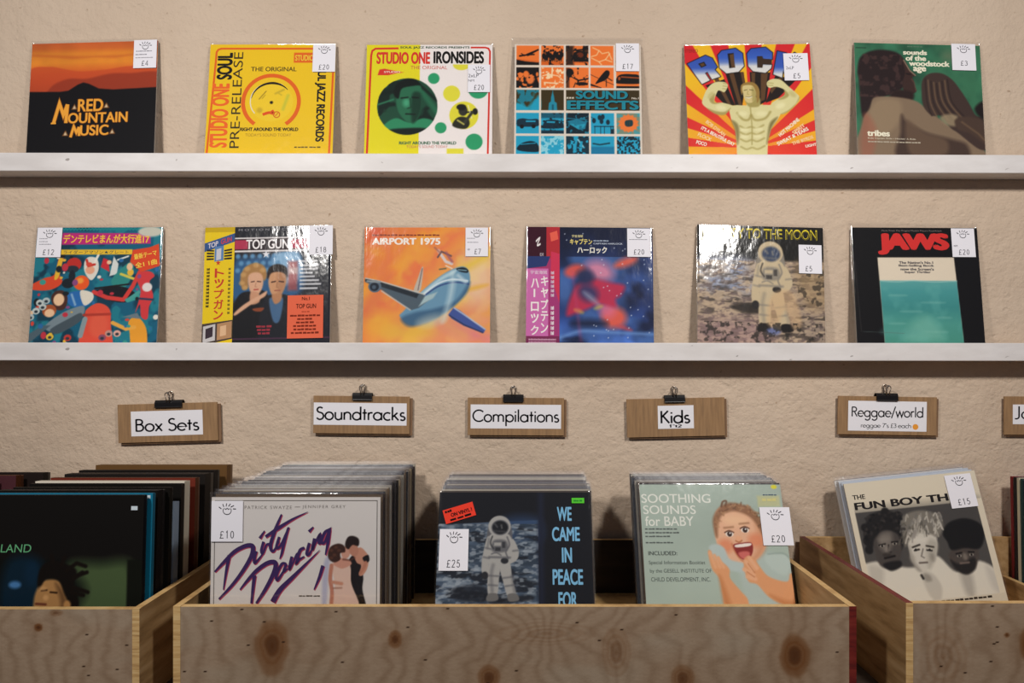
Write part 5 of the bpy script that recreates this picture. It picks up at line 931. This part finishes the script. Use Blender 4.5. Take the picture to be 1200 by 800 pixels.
# ------------------------------------------------------------------ plywood crates
FD = F / 650.0                                       # distance of the crate fronts
ZF = -.570 + ZC                                       # inside floor of the crates
def ply_front(parent, x0, x1, z0, z1, knots, seed, yf):
    w, h = x1 - x0, z1 - z0; nx, nz = 420, 130; rg = np.random.default_rng(seed)
    X, Z = np.meshgrid(np.linspace(0, w, nx), np.linspace(h, 0, nz)); XW = X.copy(); kn = np.zeros_like(X); core = np.zeros_like(X)
    wob = (vnoise(nz, nx, 3, seed, 3) - .5) * .05; ph = X + wob
    for kx, kz, a, b_, st in knots:
        dx = (X - (kx - x0)); dz = Z - (kz - z0); r = np.sqrt((dx / a) ** 2 + (dz / b_) ** 2) + vnoise(nz, nx, 9, seed + 3, 2) * .25 - .12
        ph = ph + np.sign(dx) * a * 1.6 * np.exp(-np.abs(r) * .7) * (1 - np.exp(-np.abs(dx) / a * 2)); kn = np.maximum(kn, st * np.clip((1.15 - r) / .35, 0, 1) * .62 + st * .45 * np.exp(-r * 1.1)); core = np.maximum(core, st * np.clip((.55 - r) / .3, 0, 1))
        rings = .5 + .5 * np.sin(r * 22); kn = np.clip(kn + (rings - .5) * .22 * np.clip(1.4 - r, 0, 1), 0, 1)
    g = .5 + .5 * np.sin(ph * 170 + vnoise(nz, nx, 5, seed + 1, 2) * 7); fine = vnoise(nx, nx, 160, seed + 2, 2)[:nz][:, :nx]
    fine = np.repeat(vnoise(6, nx, 6, seed + 5, 6).mean(0)[None], nz, 0) * .5 + fine * .5
    t = np.clip(.45 * g ** 2 + .8 * (fine - .5) + .25 * vnoise(nz, nx, 2, seed + 6, 2), 0, 1)[..., None]
    c = hx('#a08a74') * (1 - t) + hx('#846c56') * t
    gw = np.clip((vnoise(nz, nx, 3, seed + 8, 2) - .6) * 3, 0, 1)[..., None] * .35; c = c * (1 - gw) + hx('#a8a090') * gw
    k2 = kn[..., None]; c = c * (1 - k2) + hx('#6c4426') * k2; c3 = core[..., None] * .7; c = c * (1 - c3) + hx('#4a2c1a') * c3
    sp = (rg.random((nz, nx)) > .9993)
    for dz_, dx_ in ((0, 0), (0, 1), (1, 0), (1, 1)):
        q = np.roll(np.roll(sp, dz_, 0), dx_, 1); c[q] = hx('#3c2a1e')
    v = np.stack([X + x0, np.full_like(X, yf), Z + z0], -1).reshape(-1, 3); i0 = (np.arange(nz - 1)[:, None] * nx + np.arange(nx - 1)[None]).ravel()
    f = np.stack([i0 + nx, i0 + nx + 1, i0 + 1, i0], 1).tolist(); fm = [0] * len(f); k = len(v)
    bv, bf = box_vf(x0, x1, yf + 1e-5, yf + .015, z0, z1)
    f += [[i + k for i in q] for q in bf]; fm += [1] * len(bf)
    return mesh_obj('front_panel', np.concatenate([v, np.array(bv)]), f, [M['ply'], M['ply_edge']], parent, fm, np.concatenate([lin(c).reshape(-1, 3), np.tile(lin('#c8a270'), (8, 1))]))
TK = .013; ZFR = ZF - .028
def board(name, parent, x0, x1, y0, y1, z0, z1, mat, top=None, front=None):
    """board with its top and front edges in their own finish"""
    mats = [mat, top or M['ply_edge'], front or M['ply_edge']]
    vf = box_vf(x0, x1, y0, y1, z0, z1)
    return mesh_obj(name, vf[0], vf[1], mats, parent, [0, 0, 2, 0, 0, 1])
def crate(x0, x1, ztop, label, knots, seed, left_top=None, right_front=None, div=(), back='ply_side', zf=ZF):
    o = thing('plywood_crate', label, 'crate', ((x0 + x1) / 2, 0, 0)); xo = -(x0 + x1) / 2
    zt = ZC + ztop; zb = ZF - .05
    p = ply_front(o, x0 + TK, x1 - TK, zb, zt - .001, knots, seed, FD); p.location.x = xo
    bs = [board('side_panel', o, x0, x0 + TK, FD - .0005, 1.872, zb, zt, M['ply_side'], left_top), board('side_panel', o, x1 - TK, x1, FD - .0005, 1.872, zb, zt, M['ply_side'], None, right_front),
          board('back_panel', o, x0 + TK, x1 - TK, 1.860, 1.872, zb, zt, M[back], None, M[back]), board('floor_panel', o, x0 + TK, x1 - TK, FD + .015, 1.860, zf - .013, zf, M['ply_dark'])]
    for dx, dz in div: bs.append(board('divider', o, dx, dx + .012, FD + .016, 1.859, zf, ZC + dz, M['ply_side'], None, M['ply_side']))
    for q in bs: q.location.x = xo
    return o
def kp(px, py, rx, ry, st=1.0): return ((px - PX) / 650, ZC - (py - PY) / 650, rx / 650, ry / 650, st)
XL0, XL1 = -1.92, (163.5 - PX) / 650; XM0, XM1 = (203 - PX) / 650, (1003.5 - PX) / 650; XR0, XR1 = (1061.5 - PX) / 650, 1.93
crate(XL0, XL1, (PY - 713) / 650, 'plywood crate of black and blue box sets at the left edge', [kp(45, 735, 5, 4.5, 1.1), kp(66, 718, 8, 4, .5), kp(-120, 770, 20, 30)], 11)
crate(XM0, XM1, (PY - 710) / 650, 'wide plywood crate in the middle with three stacks of sleeved records and large knots', [kp(319, 758, 20, 33, .85), kp(463, 749, 8, 11, .85), kp(573, 795, 13, 16, .8), kp(800, 796, 14, 18, .7), kp(931, 768, 18, 26, 1.0), kp(722, 765, 18, 30, .3), kp(640, 742, 60, 14, .12)], 23, right_front=M['red'], back='back_shade')
crate(XR0, XR1, (PY - 706) / 650, 'plywood crate at the right edge with a dark red painted top edge', [kp(1212, 752, 18, 24, 1.1), kp(1180, 744, 3, 3, 1), kp(1105, 770, 30, 40, .15)], 37, left_top=M['red'], div=((1.184, -.525),), zf=ZFR)
tb = thing('display_table', 'dark table under the plywood crates', 'table', (0, 1.6, 0))
zt = ZF - .05
MB().add(box_vf(-2.0, 2.0, -.30, .27, zt - .045, zt - .0005, .004)).build('table_top', M['table'], tb)
for sx in (-1.9, -.02, 1.86):
    for sy in (-.26, .20): MB().add(box_vf(sx, sx + .05, sy, sy + .05, 0, zt - .045, .003)).build('leg', M['table'], tb)

# ------------------------------------------------------------------ records in the crates
def in_crate(art, label, xt, dt, db_dir, roll, sticker, seed, bands=(), margin=(.004, .004, .010), lean=0, film=True, side='#b8b0a6', t=.004, zf=ZF):
    th = R(lean); ro = R(roll); z0 = zf + .0008 + abs(math.sin(ro)) * (CW / 2 + .006) + .0035 * math.sin(th)
    L = CW * math.cos(th)
    return record(art, label, (xt - L * math.sin(ro), dt - CW * math.sin(th), z0), (-th, ro, 0), sticker, film, margin, seed, t=t, bands=bands, filmkey='film', side=side)
def red_note(B):
    B.dash(6, 8, 30, 26, '#1c1010'); B.fit('ON VINYL !', 22, 36, 92, 64, '#1c1010', .05); B.dash(16, 74, 88, 90, '#1c1010')
def green_note(B): B.dash(14, 35, 86, 70, '#2c8c30')
in_crate(art_script(), 'pale record cover with purple brush lettering, at the front of the middle crate', -.4225, 1.405, 0, 0, ((18, 50, 228, 320), stamp('\u00a310')), 21, lean=2.2)
in_crate(art_peace(), 'record cover with an astronaut and blue capital letters, front of the middle stack', (603.5 - PX) / 559, 1.574, 0, 0, ((128, 286, 226, 423), stamp('\u00a325')), 22, lean=21.5, bands=(
    ('warning_sticker', (146, 206, 252, 254), red_note, '#e8402e', 'tilted red sticker with black lettering', -17), ('price_dot', (577, 180, 620, 198), green_note, '#58c838', 'small green sticker', 0)))
in_crate(art_baby(), 'pale green record cover with a laughing baby, at the middle crate\'s right', .4195, 1.682, 0, 0, ((538, 203, 637, 327), stamp('\u00a320')), 23, lean=22)
in_crate(art_trio(), 'cream record cover with three young men in black and white, leaning in the right crate', (1065 - PX) / 489, 1.80, 0, -6.0, ((548, 108, 640, 222), stamp('\u00a315')), 24, lean=15.5, zf=ZFR, margin=(.006, .006, .022))

def stack_protos(group, label, seeds, cols):
    """one hidden-behind-the-front record of each colour; the rest are copies"""
    out = []
    for sd, c in zip(seeds, cols):
        o = thing('vinyl_record', label, 'record', (0, 0, 0), (0, 0, 0), group)
        art_mesh('cover', art_plain(c), CW, CW, .0034, o, M['print'], side=c, z0=.002)
        s = link(bpy.data.objects.new('plastic_sleeve', sleeve_mesh(CW + .006, CW + .012, .0040, sd, M['film_bin'])), o)
        out.append(o)
    return out
def copy_thing(o):
    c = o.copy(); COL.objects.link(c)
    for ch in list(o.children):
        d = ch.copy(); COL.objects.link(d); d.parent = c
    return c
SLV = ['#8c867c', '#1e1b1a', '#3c322a', '#7c6e58', '#22262c', '#4c4034', '#a09888', '#2a201d', '#3c4048', '#5c4c3c']
def stack(x, d0, d1, l0, l1, n, label, group, seed, cols=SLV, r0=0, dx=0.0, zf=ZF):
    """records leaning back one behind the other; d0..d1 are the distances of their feet"""
    rg = random.Random(seed); pr = stack_protos(group, label, [31, 32, 33] * 4, cols); used = set()
    for i in range(n):
        u = (i + .5) / n; k = rg.randrange(len(pr)); o = pr[k] if k not in used else copy_thing(pr[k]); used.add(k)
        th = R(l0 + (l1 - l0) * u + rg.uniform(-.03, .03))
        o.rotation_euler = (-th, R(r0 + rg.uniform(-.25, .25)), 0)
        o.location = (x + dx * u + rg.uniform(-.004, .004), d0 + (d1 - d0) * u, zf + .002 + .003 * math.sin(th) + abs(math.sin(o.rotation_euler[1])) * (CW / 2 + .004) + rg.choice([0, 0, .002, .004] if l0 < 10 else [0, 0, .001, .0015]))
    for k, o in enumerate(pr):
        if k not in used:
            for ch in list(o.children): bpy.data.objects.remove(ch)
            bpy.data.objects.remove(o)
stack(-.4225, 1.402, 1.835, 2.2, 3.5, 46, 'sleeved record filed behind the purple-lettered cover in the middle crate', 'records in the leftmost stack of the middle crate', 101)
stack((603.5 - PX) / 559 + .003, 1.470, 1.700, 21.1, 18.5, 25, 'sleeved record leaning behind the astronaut cover in the middle crate', 'records in the middle stack of the middle crate', 102)
stack(.4195, 1.576, 1.710, 21.5, 18.8, 15, 'sleeved record leaning behind the laughing baby cover in the middle crate', 'records in the rightmost stack of the middle crate', 103, dx=-.004)
stack((1065 - PX) / 489 + .033, 1.724, 1.772, 15.3, 14.2, 6, 'sleeved record leaning behind the cover with three young men', 'records behind the three young men cover', 104, ['#c8d0dc', '#5c6c88', '#d8d4d0', '#3c4858'], r0=-6.0, dx=-.006, zf=ZFR)

# box sets in the left crate ------------------------------------------------
def box_set(label, xr, d, lean, th, front, side, art=None, w=.315, h=.318, notes=(), z=None, film=False):
    o = thing('box_set', label, 'record box', (xr - w / 2, d, (ZF + .0008) if z is None else z), (-R(lean), 0, 0))
    o.location.z += th / 2 * math.sin(R(lean))
    A = art or art_plain(front)
    art_mesh('lid', A, w, h, th * .62, o, M['print'], side=side).location.y = -th * .19
    MB().add(box_vf(-w/2 + .0012, w/2 - .0012, th * .1205, th * .5, .0012, h - .0012, .0008)).build('tray', M['bs_' + side], o)
    for nm, cx, cz, cw_, c in notes:
        B = Art(0, 0, 100, 3, c)
        q = art_mesh(nm, B, cw_, cw_ * .62, .0003, o, M['paper'], side=c); q.location = (cx, -th / 2 - .0003, cz)
    return o
for c in ('#151214', '#17607c', '#141210', '#cfc6b4', '#201a18', '#55301c', '#6a4c2c', '#8c9cb0'): M['bs_' + c] = new_mat('box_card', c, .5)[0]
XB = XL1 - TK - .004
box_set('black record box with green lettering and a dim portrait, front of the left crate', XB - .010, 1.415, 3.0, .016, '#141210', '#151214', art_night(), notes=(('price_label', .140, .290, .012, '#c8d4dc'),))
box_set('blue record box just behind the front black box in the left crate', XB - .004, 1.436, 3.0, .014, '#17708f', '#17607c', notes=(('price_label', .148, .308, .010, '#c8d4dc'),))
box_set('thick black record box directly behind the blue box in the left crate', XB - .006, 1.470, 3.0, .034, '#141210', '#151214')
box_set('slim black record box just before the pale blue box in the left crate', XB - .002, 1.503, 3.0, .018, '#141210', '#141210')
box_set('pale blue box half hidden among black boxes in the left crate', XB - .001, 1.527, 3.0, .024, '#9cacc0', '#8c9cb0', h=.285)
box_set('second slim black box before the cream box in the left crate', XB - .000, 1.5508, 3.0, .020, '#141210', '#201a18')
box_set('cream white record box in the middle of the left crate', XB - .006, 1.584, 3.0, .030, '#dcd4c4', '#cfc6b4')
box_set('reddish brown record box behind the cream box in the left crate', XB - .004, 1.630, 3.0, .026, '#6c2c20', '#55301c')
box_set('wide black record box near the back of the left crate', XB - .003, 1.690, 3.0, .050, '#201c1a', '#201a18')
box_set('black box set behind the wide black box in the left crate', XB - .008, 1.745, 3.0, .034, '#1a1614', '#151214')
box_set('brown wooden-looking box at the very back of the left crate', XB - .002, 1.806, 3.0, .040, '#6a4c2c', '#6a4c2c', h=.322)
box_set('dark box at the back left end of the left crate', XB - .44, 1.800, 2.5, .030, '#241c1a', '#201a18', h=.305)
box_set('maroon and cream box at the back left of the left crate', XB - .475, 1.755, 2.5, .030, '#4c2a30', '#55301c', h=.305)
box_set('dark box with a pale side at the left edge of the left crate', XB - .505, 1.712, 2.5, .026, '#8c8480', '#cfc6b4', h=.302)
box_set('brown record box cut off by the left photo edge', XB - .530, 1.675, 2.5, .026, '#5c4430', '#6a4c2c', h=.300)

# records at the right end --------------------------------------------------
SP = [('dark red record sleeve, first of the row at the right edge', '#7c1c1c'), ('black record sleeve beside the dark red one at the right edge', '#1c1614'), ('cream record sleeve in the row at the right edge', '#cfc4a8'), ('dark green record sleeve in the row at the right edge', '#22403c'), ('dark blue record sleeve in the row at the right edge', '#24304c'), ('grey record sleeve at the end of the row at the right edge', '#8c8c8c')]
for k, (lab, c) in enumerate(SP):
    o = thing('vinyl_record', lab, 'record', (1.202 + CW / 2, 1.838 - k * .0125, ZFR + .002), (-R(1.5), 0, 0))
    art_mesh('cover', art_plain(c), CW, CW, .0075, o, M['print'], side=c, z0=.002)
    link(bpy.data.objects.new('plastic_sleeve', sleeve_mesh(CW + .006, CW + .010, .0078, 31, M['film_bin'])), o)
bpy.data.objects.remove(_to)
